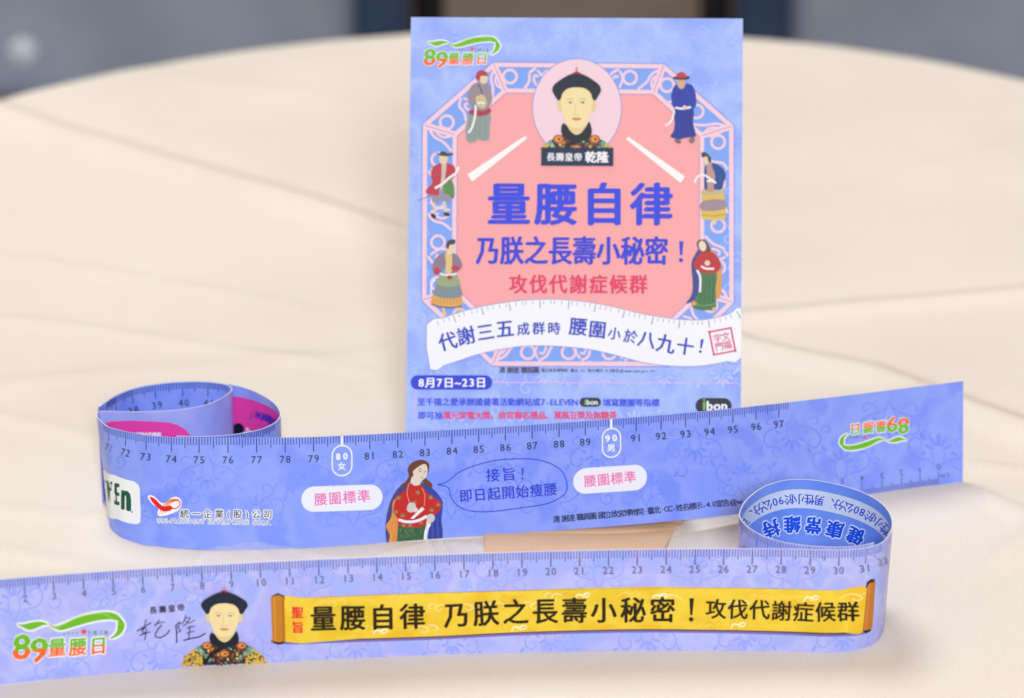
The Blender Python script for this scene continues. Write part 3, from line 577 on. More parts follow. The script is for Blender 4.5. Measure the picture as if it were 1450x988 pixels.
def seg_dist(x, y, P):
    best = None
    for (ax, ay), (bx, by) in zip(P, P[1:]):
        dx, dy = bx-ax, by-ay; L = math.hypot(dx, dy); f = ((x-ax)*dx+(y-ay)*dy)/(L*L)
        g = min(1, max(0, f)); d = math.hypot(x-ax-g*dx, y-ay-g*dy); sgn = 1 if (dx*(y-ay)-dy*(x-ax)) > 0 else -1
        if best is None or d < abs(best[0]): best = (d*sgn, g)
    return best[0]
from mathutils import noise
CREASE = [(-.40, .655), (-.243, .525), (-.206, .493), (-.152, .455), (-.101, .414), (-.046, .368), (.094, .252), (.141, .226), (.179, .189), (.24, .132), (.34, .04)]
FOLD = [(-.42, .165), (-.204, .217), (-.043, .254), (.096, .286), (.158, .300), (.215, .312), (.45, .365)]
SOFT = [([(-.34, .30), (-.20, .283), (-.06, .235)], .0012, .006), ([(-.34, .40), (-.20, .345), (-.09, .30)], .0010, .007), ([(-.33, .22), (-.2, .188), (-.12, .15)], .0013, .006), ([(-.33, .12), (-.22, .115), (-.14, .10)], .0010, .006),
        ([(.17, .125), (.23, .06), (.30, -.02)], .0022, .006), ([(.20, .10), (.13, .02), (.09, -.08)], .0016, .006), ([(.24, .16), (.19, .03), (.2, -.1)], .0016, .007), ([(.16, .15), (.22, .135), (.30, .115)], .0014, .005),
        ([(.12, .40), (.22, .48), (.33, .55)], .0010, .008), ([(.10, .33), (.2, .40), (.33, .43)], .0008, .008), ([(-.13, .045), (-.22, .02), (-.3, .03)], .0018, .006), ([(-.14, .06), (-.26, .10)], .0012, .006), ([(-.02, .50), (-.1, .56), (-.2, .60)], .0008, .010)]
def cloth_z(x, y):
    d = seg_dist(x, y, CREASE)
    near = 1.0
    if -.15 < x < .175 and y < .15: near = .25
    z = near*(.0062*math.exp(-(d/(.013 if d > 0 else .0062))**2) - .0012*math.exp(-((d-.020)/.010)**2))
    d = seg_dist(x, y, FOLD); k = 1 if x > .08 else .3
    z += k*near*(.0038*math.exp(-(d/(.010 if d > 0 else .006))**2) - .0012*math.exp(-((d-.014)/.01)**2))
    for P, a, w in SOFT:
        if abs(x-P[0][0]) < .35: z += 1.0*a*max(near, .5)*math.exp(-(seg_dist(x, y, P)/w)**2)*(1 if P[0][0] > 0 else 1)
    z += near*.0016*noise.noise(Vector((x*9, y*9, 1.3))) + near*.0006*noise.noise(Vector((x*26+y*12, y*14-x*9, 4.1)))
    return z
bm = bmesh.new(); NA, NR = 860, 260; rings = []
for j in range(NR+1):
    ring = []
    for i in range(NA):
        a = 2*math.pi*i/NA
        if j == 0: r, z = 0, 0
        r = TR*j/220 if j <= 220 else TR
        if j <= 220:
            rr = min(r, TR-.0)
            edge = max(0, (r-(TR-.012))/.012); z = -.012*(1-math.sqrt(max(0, 1-edge*edge)))
            x, y = TC.x+r*math.cos(a), TC.y+r*math.sin(a)
            z += cloth_z(x, y)*(1-edge)
        else:
            q = (j-220)/40; fold = .5+.5*math.sin(a*11+1.3*math.sin(a*3)); rr = TR+.0+q*(.01+.07*fold)*q**.3
            x, y = TC.x+rr*math.cos(a), TC.y+rr*math.sin(a); z = -.012-.58*q
        ring.append(bm.verts.new((x, y, z)))
    rings.append(ring)
    if j == 0:
        for v in ring[1:]: bm.verts.remove(v)
        rings[0] = [ring[0]]
for i in range(NA): bm.faces.new((rings[0][0], rings[1][i], rings[1][(i+1) % NA]))
for A, B in zip(rings[1:], rings[2:]):
    for i in range(NA): bm.faces.new((A[i], B[i], B[(i+1) % NA], A[(i+1) % NA]))
m, nt, b = nodes('tablecloth_weave')
b.inputs['Roughness'].default_value = .62; b.inputs['Specular IOR Level'].default_value = .35; b.inputs['Sheen Weight'].default_value = .25; b.inputs['Sheen Roughness'].default_value = .4
tc = nt.nodes.new('ShaderNodeTexCoord'); mp = nt.nodes.new('ShaderNodeMapping'); mp.inputs['Rotation'].default_value = (0, 0, R(8))
w1 = nt.nodes.new('ShaderNodeTexWave'); w1.inputs['Scale'].default_value = 420; w1.inputs['Distortion'].default_value = 1.2; w1.inputs['Detail'].default_value = 2
w2 = nt.nodes.new('ShaderNodeTexWave'); w2.bands_direction = 'Y'; w2.inputs['Scale'].default_value = 480; w2.inputs['Distortion'].default_value = 1.2
n1 = nt.nodes.new('ShaderNodeTexNoise'); n1.inputs['Scale'].default_value = 7; n1.inputs['Detail'].default_value = 4
ad = nt.nodes.new('ShaderNodeMath'); bp = nt.nodes.new('ShaderNodeBump'); bp.inputs['Strength'].default_value = .35; bp.inputs['Distance'].default_value = .0004
cr = nt.nodes.new('ShaderNodeValToRGB'); cr.color_ramp.elements[0].color = rgb((224, 216, 207)); cr.color_ramp.elements[1].color = rgb((235, 228, 220)); cr.color_ramp.elements[0].position = .3; cr.color_ramp.elements[1].position = .7
for s_, d_ in ((tc.outputs['Object'], mp.inputs[0]), (mp.outputs[0], w1.inputs[0]), (mp.outputs[0], w2.inputs[0]), (tc.outputs['Object'], n1.inputs[0]), (w1.outputs[1], ad.inputs[0]), (w2.outputs[1], ad.inputs[1]),
               (ad.outputs[0], bp.inputs['Height']), (bp.outputs[0], b.inputs['Normal']), (n1.outputs[0], cr.inputs[0]), (cr.outputs[0], b.inputs['Base Color'])): nt.links.new(s_, d_)
tag(link('tablecloth', bm, m, None, True), 'cream tablecloth with sharp fold creases spread over the round table', 'tablecloth')

# ------------------------------------------------------------------ wooden foot that holds the card
wood = mottled('pale_wood', [(176, 122, 74), (196, 142, 92), (184, 130, 82)], 45, .5)
st = empty('card_stand', (.0225, .110, 0), 'small light brown wooden block standing on the cloth, holding up the blue card', 'stand')
ang = R(28)
bm = bmesh.new(); rbox(bm, (-.0184, .0950, .0006), (.0630, .1045, .016), .0012); link('front_rail', bm, wood, st)
bm = bmesh.new(); rbox(bm, (-.0184, .1112, .0006), (.0630, .135, .020), .0012); link('rear_rail', bm, wood, st)
bm = bmesh.new(); rbox(bm, (-.0184, .1047, .0006), (.0630, .1110, .0040), .0003); link('slot_floor', bm, wood, st)
bm = bmesh.new(); rbox(bm, (0, -.0012, 0), (.022, .0012, .13), .0004)
bmesh.ops.rotate(bm, verts=bm.verts, cent=(0, 0, 0), matrix=Matrix.Rotation(-R(26), 3, 'X')); bmesh.ops.translate(bm, verts=bm.verts, vec=(.0115, .1246, .008)); link('back_prop', bm, wood, st)

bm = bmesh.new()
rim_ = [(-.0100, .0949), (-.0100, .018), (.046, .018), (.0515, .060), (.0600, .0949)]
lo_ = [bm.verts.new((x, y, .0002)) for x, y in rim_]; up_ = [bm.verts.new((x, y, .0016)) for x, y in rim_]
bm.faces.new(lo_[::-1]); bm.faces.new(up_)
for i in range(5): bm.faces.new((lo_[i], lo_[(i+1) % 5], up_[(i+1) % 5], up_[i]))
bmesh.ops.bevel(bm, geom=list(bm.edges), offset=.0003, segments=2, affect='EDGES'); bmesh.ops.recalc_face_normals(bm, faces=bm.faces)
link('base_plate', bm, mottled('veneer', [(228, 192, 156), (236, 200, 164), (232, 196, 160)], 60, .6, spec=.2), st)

# ------------------------------------------------------------------ clear wrinkled film lying between the tapes
m, nt, b = nodes('clear_film'); b.inputs['Base Color'].default_value = (1, 1, 1, 1); b.inputs['Roughness'].default_value = .06; b.inputs['IOR'].default_value = 1.5
tr = nt.nodes.new('ShaderNodeBsdfTransparent'); mx = nt.nodes.new('ShaderNodeMixShader'); mx.inputs[0].default_value = .26
nz = nt.nodes.new('ShaderNodeTexNoise'); nz.inputs['Scale'].default_value = 160; bp = nt.nodes.new('ShaderNodeBump'); bp.inputs['Distance'].default_value = .0006; bp.inputs['Strength'].default_value = .5
tc = nt.nodes.new('ShaderNodeTexCoord'); nt.links.new(tc.outputs['Object'], nz.inputs[0]); nt.links.new(nz.outputs[0], bp.inputs['Height']); nt.links.new(bp.outputs[0], b.inputs['Normal'])
nt.links.new(tr.outputs[0], mx.inputs[1]); nt.links.new(b.outputs[0], mx.inputs[2]); nt.links.new(mx.outputs[0], nt.nodes['Material Output'].inputs[0])
b.inputs['Specular IOR Level'].default_value = .9
def film_z(x, y):
    z = .0016+.0009*noise.noise(Vector((x*120, y*60, 0)))+.0006*noise.noise(Vector((x*300+y*200, y*150, 3)))
    for cx, w, h in ((-.0285, .0012, .0022), (-.0235, .0010, .0020), (-.064, .002, .0007), (-.095, .0015, .0009)): z += h*math.exp(-((x-cx+(y-.07)*.35)/w)**2)
    return max(.0009, z)
fl = grid('plastic_film', 0, 1, 0, 1, 150, 46, lambda x, y: 0, m)
for v in fl.data.vertices:
    fx, fy = v.co.x, v.co.y; y = .022+fy*(.072-.022+.006*math.sin(fx*9)); x = -.118+fx*.108-(1-fx)*(fy-.5)*-.014
    v.co = (x, y, film_z(x, y)+.0008)
tag(fl, 'clear crinkled plastic film lying flat on the cloth between the two tapes', 'plastic film')

# ------------------------------------------------------------------ the two measuring tapes
edge_white = mottled('plastic_edge', [(226, 230, 246), (236, 238, 250)], 90, .3)
faceF = mottled('front_tape_print', [(168, 184, 254), (190, 198, 255), (180, 184, 252), (166, 186, 255)], 75, .22, k=1, translucent=.16)
faceI = mottled('front_tape_reverse_print', [(122, 166, 255), (142, 180, 255)], 60, .26, k=1, translucent=.3)
faceB = mottled('back_tape_print', [(128, 154, 254), (148, 170, 255), (136, 162, 255)], 75, .24, k=1, translucent=.14)
faceR = mottled('back_tape_reverse_print', [(154, 172, 253), (180, 188, 255)], 55, .26, k=1, translucent=.14)
WH = (246, 248, 255)

tapeF = Tape(TAPE_FRONT); tapeB = Tape(TAPE_BACK)
tf_ = empty('measuring_tape', (0, 0, 0), 'blue plastic measuring tape in front with a yellow banner, looped at its right end', 'measuring tape')
tb_ = empty('measuring_tape', (0, .09, 0), 'blue plastic measuring tape behind, coiled at its left end, printed with a red-robed woman', 'measuring tape')
tapeF.mesh('strip', [faceF, faceI, edge_white], tf_); tapeB.mesh('strip', [faceB, faceR, edge_white], tb_)

shF = Sheet(tapeF, SHEET_FRONT, 1); shI = Sheet(tapeF, SHEET_LOOP_INNER, -1); shO = Sheet(tapeF, SHEET_LOOP_OUTER, 1)
shB = Sheet(tapeB, SHEET_BACK, 1); shA = Sheet(tapeB, SHEET_COIL_A, 1); shCB = Sheet(tapeB, SHEET_COIL_B, -1); shC = Sheet(tapeB, SHEET_COIL_C, -1); shD = Sheet(tapeB, SHEET_COIL_D, 1)

def ticks(sheet, name, a, b, lens, cs, parent, w=.026, skip=(), shift=0, scale=1):
    """millimetre, half and whole centimetre marks along the rim"""
    A = Art(sheet)
    n0, n1 = int(round(a*10)), int(round(b*10))
    for n in range(n0, n1+1):
        if n in skip: continue
        k = 2 if n % 10 == 0 else 1 if n % 5 == 0 else 0
        u = n/10*scale+shift; ww = w*(1.15 if k == 2 else 1)/2; L = lens[k]
        A._add([(u-ww, 3.99), (u+ww, 3.99), (u+ww, 3.99-L), (u-ww, 3.99-L)], [(0, 1, 2, 3)], cs[k])
    A.sheet.place_uv(A.bm, 58e-6); return link(name, A.bm, A.mats, parent)

# --- front tape
rnd = random.Random(21)
sc1 = mottled('scroll_print', [(146, 160, 246), (152, 168, 250)], 60, .32, k=1)
A = Art(shF, 0, .05)
for i in range(10):
    X = 20+i*138; Y = float(880+6*math.sin(i)); X2 = X+69
    yb = shF.xy(shF.uv(X, 880)[0], 2)[1]
    damask(A, X, yb-36, .62, sc1, 1, 1); damask(A, X2, yb+44, .62, sc1, 1, -1)
for i in range(40):
    X = 10+i*34.5; yb = shF.xy(shF.uv(X, 880)[0], 2)[1]; g = 1 if i % 2 else -1
    A.stroke(spiral(X, yb+g*rnd.uniform(-16, 16)+rnd.choice((-36, 30, 4)), rnd.uniform(7, 12), rnd.uniform(0, 360), 1.05, g), 2.2, sc1, 0, ease=True)
A.build('scroll_pattern', tf_)
ticks(shF, 'tick_marks', -.4, 31.9, (.30, .40, .60), ((96, 108, 190), (84, 94, 172), (78, 82, 140)), tf_, .034)
ticks(shO, 'tick_marks', 42.6, 48, (.28, .38, .5), ((128, 134, 190), (116, 120, 176), (108, 110, 166)), tf_, .034)
A = Art(shF, 25)
for n in range(0, 33):
    x, y = shF.xy(n, 3.22); 
    if n == 32: x, y = shF.xy(32.15, 3.2)
    c = (104, 106, 150) if n < 32 else (150, 150, 176)
    x2, y2 = shF.xy(n+.4, 3.22)
    A.text(str(n) if n > 9 else ' '+str(n)+' ', [(x-4.3, y-(y2-y)*.26), (x+4.3, y+(y2-y)*.26)], 14.5, c, .012, fit=False)
A.build('numerals', tf_)
A = Art(shO, 8); x, y = shO.xy(43.3, 3.1); A.text('43', [(x-2, y-2), (x+4, y+2)], 11, (150, 150, 190), .0); A.build('numerals', tf_)
A = Art(shF, 25); logo(A, 94, 896, .985, -5.5); A.build('day_logo', tf_)
A = Art(shF, 25)
A.text('長壽皇帝', [(217, 863.5), (256, 859.5)], 11, (52, 36, 64), .03)
dkn = (44, 34, 70)
for L, w in (([(194, 893), (204, 887), (214, 881)], 1.6), ([(207, 876), (205, 886), (203, 893)], 1.4), ([(201, 890), (206, 888), (208, 892), (203, 896), (201, 890)], 1.2), ([(198, 899), (206, 896), (213, 894)], 1.5), ([(207, 893), (206, 902), (205, 906)], 1.5),
             ([(226, 877), (222, 882), (219, 886)], 1.4), ([(219, 884), (226, 881), (233, 880)], 1.3), ([(229, 884), (222, 893), (220, 900), (227, 902), (236, 897), (240, 891)], 1.7),
             ([(249, 884), (250, 898), (250, 910)], 1.8), ([(249, 884), (255, 880), (252, 888), (256, 892), (251, 895)], 1.4), ([(263, 870), (261, 877), (257, 883)], 1.4), ([(262, 875), (269, 874), (264, 882), (259, 886)], 1.3), ([(262, 878), (268, 881), (276, 877)], 1.3),
             ([(264, 889), (270, 887), (276, 886)], 1.3), ([(264, 896), (270, 894), (275, 893)], 1.2), ([(269, 885), (268, 895), (267, 904)], 1.4), ([(260, 906), (272, 903), (282, 901), (291, 896)], 1.8)):
    A.stroke(L, w, dkn, 4)
A.build('signature', tf_)
A = Art(shF, 25, 1.2)
portrait(A, 317.5, 884.2, .196, 345, .878); A.build('portrait', tf_)
# banner
YB = mottled('banner_yellow', [(228, 196, 40), (238, 208, 62), (232, 192, 34)], 70, .25)
A = Art(shF, 25, .5)
top = [(396, 847.5), (440, 846), (560, 840.5), (640, 838.5), (720, 836), (810, 832.5), (921, 830.3), (980, 831), (1068, 832), (1110, 833.6), (1156, 835), (1190, 834.6), (1226, 832)]
bot = [(1223, 891.3), (1190, 894.6), (1167, 895), (1110, 893.3), (1068, 892), (921, 890), (810, 892), (720, 895), (620, 900), (510, 903.6), (396, 907)]
edge_ = sorted(bot)
A.poly([(x, y-3) for x, y in edge_]+[(x+1, y+5) for x, y in edge_[::-1]], (128, 116, 190), 3)
A.poly([(x, y-3) for x, y in edge_]+[(x, y+2.2) for x, y in edge_[::-1]], (112, 78, 96), 3)
A.z = 8
A.poly(top+bot, YB, 3); A.z += 5
rr = random.Random(3)
for i in range(24):
    x = 470+i*32+rr.uniform(-8, 8); y0 = 872-8*(x-400)/400 if x < 800 else 862+(x-800)*.006
    y = y0+rr.choice((-20, 15, -8, 22, -17)); c = rr.choice([(252, 240, 170), (250, 214, 120), (228, 186, 50), (252, 236, 190), (222, 176, 44)])
    f = rr.choice((-1, 1)); k = rr.uniform(.8, 1.25)
    A.stroke([(x-16*k*f, y+3), (x-8*k*f, y-3), (x+2*f, y-4), (x+8*k*f, y+1), (x+3*f, y+5), (x-2*f, y+1)], rr.uniform(.9, 1.6), c, 4, ease=True)
    A.stroke([(x+6*f, y-3), (x+14*k*f, y-6), (x+20*k*f, y-1), (x+15*k*f, y+2)], rr.uniform(.8, 1.4), c, 4, ease=True)
for x, y in ((540, 893), (736, 888), (1047, 884), (826, 842), (935, 843), (1150, 846)):
    A.stroke([(x-12, y+6), (x-8, y-1), (x, y), (x+4, y-3), (x+10, y-2)], 2.4, (255, 250, 214), 4, ease=True); A.stroke([(x-2, y+3), (x+6, y+2), (x+9, y-1)], 1.6, (255, 250, 214), 4, ease=True)
for x, y0, y1, sk in ((383, 844, 908, 2.5), (1222, 825, 890, 9)):
    wd = 20 if x < 500 else 15
    A.poly([(x+2, y0-1), (x+wd*.5, y0-5), (x+wd, y0-1), (x+wd, y0+6), (x, y0+6)] if x < 500 else [(x+3, y0-2), (x+wd*.6, y0-6), (x+wd+1, y0-6), (x+wd+1, y0+4), (x+1, y0+6)], (60, 30, 26), 0)
    if x < 500:
        A.poly([(x+2, y1-4), (x+21, y1-6), (x+19, y1+2), (x+11, y1+4.5), (x+4, y1+2)], (50, 26, 24), 0)
        A.poly([(x, y0+1), (x+10, y0-2.5), (x+19.5, y0+.5), (x+21, y1-1), (x+12, y1+1), (x+2.5, y1-1)], (196, 128, 40), 0)
        A.stroke([(x+5, y0), (x+7, y1-1)], 2.2, (214, 148, 58), 0); A.stroke([(x+17, y0), (x+19, y1-2)], 2.4, (176, 108, 32), 0)
    else:
        A.poly([(x-3, y1), (x+12, y1-3), (x+10, y1+3), (x+3, y1+5.5), (x-2, y1+3.5)], (52, 30, 34), 0)
        A.poly([(x+3.5, y0+3), (x+8, y0-1), (x+17.5, y0-2.5), (x+13, y1-2), (x+5, y1+1), (x-3, y1+1.5)], (192, 122, 48), 0)
        A.stroke([(x+8, y0+1), (x+1, y1)], 2, (208, 140, 62), 0)
A.build('banner', tf_)
A = Art(shF, 260)
bk = (44, 36, 20)
A.text('聖旨', [(421, 867), (421.5, 887)], 17.5, (226, 40, 50), .03)
A.bm.free(); A = Art(shF, 130)
for ch, x, y in (('聖', 421, 866.5), ('旨', 421.5, 887.5)): A._char(ch, x, y, 0, 17.5, 1, (230, 44, 52), .035, .35)
A.z += 5
A.text('量腰自律', [(457.4, 875), (584.3, 872)], 38, bk, .030, sx=.98)
A.text('乃朕之長壽小秘密', [(646.7, 870), (729.8, 865.5), (813, 863.6), (938.3, 862.8)], 38, bk, .028, sx=.98)
A.stroke([(979.5, 846), (979, 870)], 6.5, bk, 0, w1=3); A.ell(978.8, 876, 3.2, 3.2, bk)
A.text('攻伐代謝症候群', [(1014, 861.4), (1077.6, 862.8), (1138, 866), (1200, 865)], 30, bk, .024)
A.build('banner_lettering', tf_)
# inner face of the loop
A = Art(shI)
shI_band = [(u, 3.60) for u in [33.5+i*.33 for i in range(28)]]
def uvpoly(A, pts, c): 
    A.poly([A.sheet.xy(u, v) for u, v in pts], c)
def uvband(A, a, b, v0, v1, c, n=60):
    P = [A.sheet.xy(a+(b-a)*i/n, v1) for i in range(n+1)]; Q = [A.sheet.xy(a+(b-a)*i/n, v0) for i in range(n+1)]
    A._add(P+Q, [(i, i+1, n+2+i, n+1+i) for i in range(n)], c); A.z += A.step
A.sheet = shI
A.bm.free(); A.bm = bmesh.new()
def direct_band(A, a, b, v0, v1, c, n=70):
    V = [(a+(b-a)*i/n, v1) for i in range(n+1)]+[(a+(b-a)*i/n, v0) for i in range(n+1)]
    A._add(V, [(i, i+1, n+2+i, n+1+i) for i in range(n)], c); A.z += A.step
direct_band(A, 33.5, 43.0, 2.88, 3.62, (214, 226, 250)); A.sheet.place_uv(A.bm, 40e-6); link('white_band', A.bm, A.mats, tf_)
A = Art(shI, 12)
def along(sheet, a, b, v, n=24): return [sheet.xy(a+(b-a)*i/n, v) for i in range(n+1)]
A.text('女性小於80公分、男性小於90公分、可獲', along(shI, 33.9, 42.3, 3.24), 15.5, (40, 90, 214), .022)
bl = (24, 86, 232)
A.text('健康常維持', along(shI, shI.uv(1212.6, 757)[0], shI.uv(1091, 744)[0], 2.24), 25, bl, .045, halo=((226, 236, 255), 2.6))
A.build('reverse_lettering', tf_)

# --- back tape
sc2 = mottled('scroll_print', [(110, 136, 244), (118, 146, 248)], 60, .32, k=1)
A = Art(shB, 0, .05)
for i in range(9):
    X = 225+i*138; yb = shB.xy(shB.uv(X, 690)[0], 2)[1]
    damask(A, X, yb+30, .66, sc2, 1, 1); 
    X += 69; yb = shB.xy(shB.uv(min(X, 1350), 690)[0], 2)[1]
    if X < 1330: damask(A, X, yb-34, .66, sc2, 1, -1)
for i in range(34):
    X = 170+i*34.5; yb = shB.xy(shB.uv(X, 690)[0], 2)[1]; g = 1 if i % 2 else -1
    A.stroke(spiral(X, yb+rnd.choice((-40, 36, 2))+rnd.uniform(-12, 12), rnd.uniform(7, 13), rnd.uniform(0, 360), 1.05, g), 2.2, sc2, 0, ease=True)
A.build('scroll_pattern', tb_)
skip = (800, 900)
ticks(shB, 'tick_marks', 70.6, 97.4, (.25, .36, .52), ((58, 70, 150), (52, 62, 138), (40, 46, 96)), tb_, .030, skip)
A = Art(shB, 25)
for n in range(71, 98):
    if n in (80, 90): continue
    x, y = shB.xy(n, 3.22); x2, y2 = shB.xy(n+.4, 3.22); sl = (y2-y)/(x2-x)
    sp = min(4.3, (x2-x)/.4*.125)
    A.text(str(n), [(x-sp, y-sl*sp), (x+sp, y+sl*sp)], 14.5, (52, 54, 86) if n > 71 else (100, 104, 150), .010, sx=min(1, sp/4.3))
A.build('numerals', tb_)
A = Art(shB, 25)
A.stroke([(484.6, 617), (484.6, 630)], 3.2, WH, 0); A.pill(470.5, 630.5, 498.5, 673, 13.5, WH, -.03, outline=1.8)
A.text('80', [(479, 646), (489.4, 645.4)], 13, WH, .045); A.text('女 ', [(484.2, 659.5), (488, 659.5)], 11.5, WH, .03)
A.build('limit_marker', tb_); A = Art(shB, 25)
A.stroke([(865.4, 593), (865.4, 606)], 3.2, WH, 0); A.pill(853, 606.5, 878.5, 647, 12.5, WH, -.05, outline=1.8)
A.text('90', [(860.3, 620.5), (870.3, 619.6)], 13, WH, .045); A.text('男 ', [(865.5, 634), (869, 634)], 11.5, WH, .03)
A.build('limit_marker', tb_)
A = Art(shB, 25); pk = (238, 120, 184)
A.pill(426.8, 687, 541.6, 723, 17.8, (236, 240, 252), -.035); A.text('腰圍標準', [(454, 706.6), (515.4, 702)], 19, pk, .02)
A.build('limit_label', tb_); A = Art(shB, 25)
A.pill(811.8, 660, 916.2, 696.4, 17.8, (236, 240, 252), -.065); A.text('腰圍標準', [(835.6, 680.6), (892, 675.2)], 18, pk, .02)
A.build('limit_label', tb_)
A = Art(shB, 25); bb = (34, 56, 214)
A.stroke([(619.5, 685.6), (628, 684), (636, 679.5), (652, 667), (679, 656.7), (705, 651), (732, 649.4), (758, 650), (780, 656), (796, 667), (803, 684), (801, 697), (790, 706), (773.6, 713), (750, 717), (725, 720.5), (700, 723.5), (676.5, 724), (658, 721), (645, 713), (638, 702), (636, 693), (631.6, 688.3)], 1.3, bb, 4, True)
A.text('接旨', [(698, 672.2), (720.5, 671)], 20, bb, .016); A.stroke([(740.2, 662), (740, 673)], 2.6, bb, 0, w1=1.6); A.ell(740, 677, 1.5, 1.5, bb)
A.text('即日起開始瘦腰', [(659.5, 701.5), (779.7, 692.4)], 19.5, bb, .016)
A.build('speech_bubble', tb_)
A = Art(shB, 25)
A.text('清 謝遂 職貢圖 國立故宮博物院·臺北·CC-姓名標示-4.0宣告 @ w', [(788, 734.8), (909.6, 724), (1047, 709.6)], 10.8, (16, 16, 40), .02)
A.build('credit_line', tb_)
# sponsor marks
A = Art(shB, 25)
A.poly([(141, 661), (150, 666), (162, 672), (180, 678.5), (190, 681.5), (196, 686), (198, 693), (199.5, 730), (198.5, 739), (193, 742), (183, 740.5), (166, 734.5), (152, 727), (146, 720)], (240, 246, 252), 0)
gg = (24, 92, 66)
A.tf = lambda x, y: (x, y+(x-165)*.27)
for ch, x, y, h, w in (('E', 148, 697, 40, .13), ('V', 155.2, 697, 42, .25), ('E', 166, 698, 43, .30), ('n', 179.2, 701.5, 58, .44)):
    A._char(ch, x, y, 0, h, w, gg, .03, .365 if ch != 'n' else .28); A.z += 3
A.tf = None
A.ell(186.5, 724.5, 1.1, 1.1, gg)
A.build('shop_label', tb_)
A = Art(shB, 25)
def bp_(L): return [(120+a/3.53, 520+b/3.53) for a, b in L]
A.stroke(bp_([(322, 645), (345, 650), (380, 682), (410, 680), (440, 655), (468, 655), (480, 678), (470, 705), (440, 722), (400, 735), (370, 735), (375, 700), (345, 680)]), 3.4, WH, 4, True)
A.poly(bp_([(322, 645), (345, 650), (380, 682), (410, 680), (440, 655), (468, 655), (480, 678), (470, 705), (440, 722), (400, 735), (370, 735), (375, 700), (345, 680)]), WH, 2)
for i, c in enumerate(((240, 150, 40), (236, 110, 40), (244, 180, 60))):
    A.stroke(bp_([(372+i*13, 735), (395+i*12, 690), (430+i*8, 662+i*3), (468, 658+i*5)]), 1.8, c, 4, ease=True)
A.poly(bp_([(325, 648), (347, 653), (385, 690), (405, 694), (425, 690), (440, 700), (428, 716), (400, 720), (378, 712), (348, 685)]), (228, 32, 32), 3)
A.stroke(bp_([(425, 700), (455, 705), (476, 690), (474, 668), (455, 662), (436, 674)]), 1.7, (228, 40, 40), 4)
A.text('統一企業(股)公司', bp_([(500, 731), (915, 735)]), 13, (40, 38, 52), .016, halo=(WH, 1.5))
A.text('UNI-PRESIDENT ENTERPRISES CORP.', bp_([(370, 766), (928, 777)]), 8.6, (44, 40, 56), .0, sx=.8, halo=(WH, .9), adv=[.74,.74,.32,.4,.6,.7,.6,.6,.32,.74,.6,.74,.6,.5,.6,.74,.6,.6,.7,.6,.7,.32,.6,.6,.6,.4,.7,.74,.7,.6,.3])
A.build('company_mark', tb_)
# woman in a red tunic holding a paper tape
A = Art(shB, 25, 1.5)
def fp(L): return [(520+a*.1518, 640+b*.1518) for a, b in L]
cape = (52, 66, 160)
A.poly(fp([(330, 290), (240, 400), (195, 520), (170, 660), (180, 850), (240, 848), (260, 600), (330, 420), (380, 310)]), (74, 66, 120), 2)
A.poly(fp([(500, 280), (600, 330), (690, 430), (705, 500), (690, 640), (702, 812), (565, 822), (560, 700), (600, 560), (560, 420), (490, 330)]), cape, 2)
for i in range(5): A.stroke(fp([(590+i*20, 620), (585+i*24, 720), (590+i*24, 812)]), .8, [(34, 44, 118), (80, 96, 190)][i % 2], 3)
A.poly(fp([(375, 160), (400, 110), (450, 80), (510, 70), (560, 90), (580, 130), (565, 200), (545, 240), (600, 290), (600, 330), (540, 310), (500, 260), (420, 260), (360, 320), (325, 310), (385, 230)]), (104, 60, 40), 3)
A.poly(fp([(270, 430), (235, 470), (230, 560), (215, 620), (175, 680), (190, 730), (210, 780), (200, 846), (275, 842), (290, 600), (300, 480)]), (224, 150, 72), 3)
A.stroke(fp([(250, 640), (225, 700), (245, 780), (235, 843)]), .8, (186, 112, 48), 3); A.stroke(fp([(272, 640), (262, 720), (262, 840)]), .7, (186, 112, 48), 3)
A.poly(fp([(285, 680), (555, 665), (550, 832), (275, 842)]), (58, 100, 62), 0)
rr = random.Random(8)
for i in range(34):
    x = rr.uniform(292, 530); y = rr.uniform(695, 815); A.stroke(fp([(x, y), (x+rr.uniform(-9, 9), y+26)]), .55, rr.choice([(30, 56, 38), (136, 160, 110), (90, 130, 84)]), 0)
A.poly(fp([(395, 290), (490, 290), (560, 380), (650, 440), (700, 490), (650, 570), (600, 600), (560, 640), (545, 680), (420, 705), (290, 680), (285, 620), (245, 560), (250, 480), (290, 400), (350, 360)]), (196, 34, 28), 2)
for x, y in ((470, 375), (290, 425), (440, 470), (265, 555), (330, 590), (590, 420), (660, 490), (600, 540), (400, 680), (340, 680), (500, 655)): A.ell(520+x*.1518, 640+y*.1518, 4.2, 3.6, (150, 92, 60), 20, 10); A.ell(520+x*.1518, 640+y*.1518, 2, 1.8, (196, 130, 90), 0, 8)
A.stroke(fp([(385, 300), (370, 380), (385, 440), (400, 480)]), .9, (226, 170, 110), 3); A.stroke(fp([(505, 330), (535, 400), (530, 500)]), .9, (226, 170, 110), 3)
A.poly(fp([(430, 170), (520, 110), (555, 130), (560, 190), (540, 240), (500, 270), (490, 300), (440, 310), (405, 280), (410, 240), (430, 210)]), (226, 214, 196), 3)
A.stroke(fp([(470, 165), (490, 152), (508, 160)]), .7, (90, 60, 40), 3); A.ell(520+492*.1518, 640+178*.1518, 1.5, .8, (70, 60, 56)); A.ell(520+541*.1518, 640+180*.1518, 1.1, .7, (70, 60, 56)); A.stroke(fp([(527, 170), (532, 212), (520, 214)]), .6, (180, 150, 130), 3); A.ell(520+510*.1518, 640+237*.1518, 1.7, .8, (176, 90, 80))
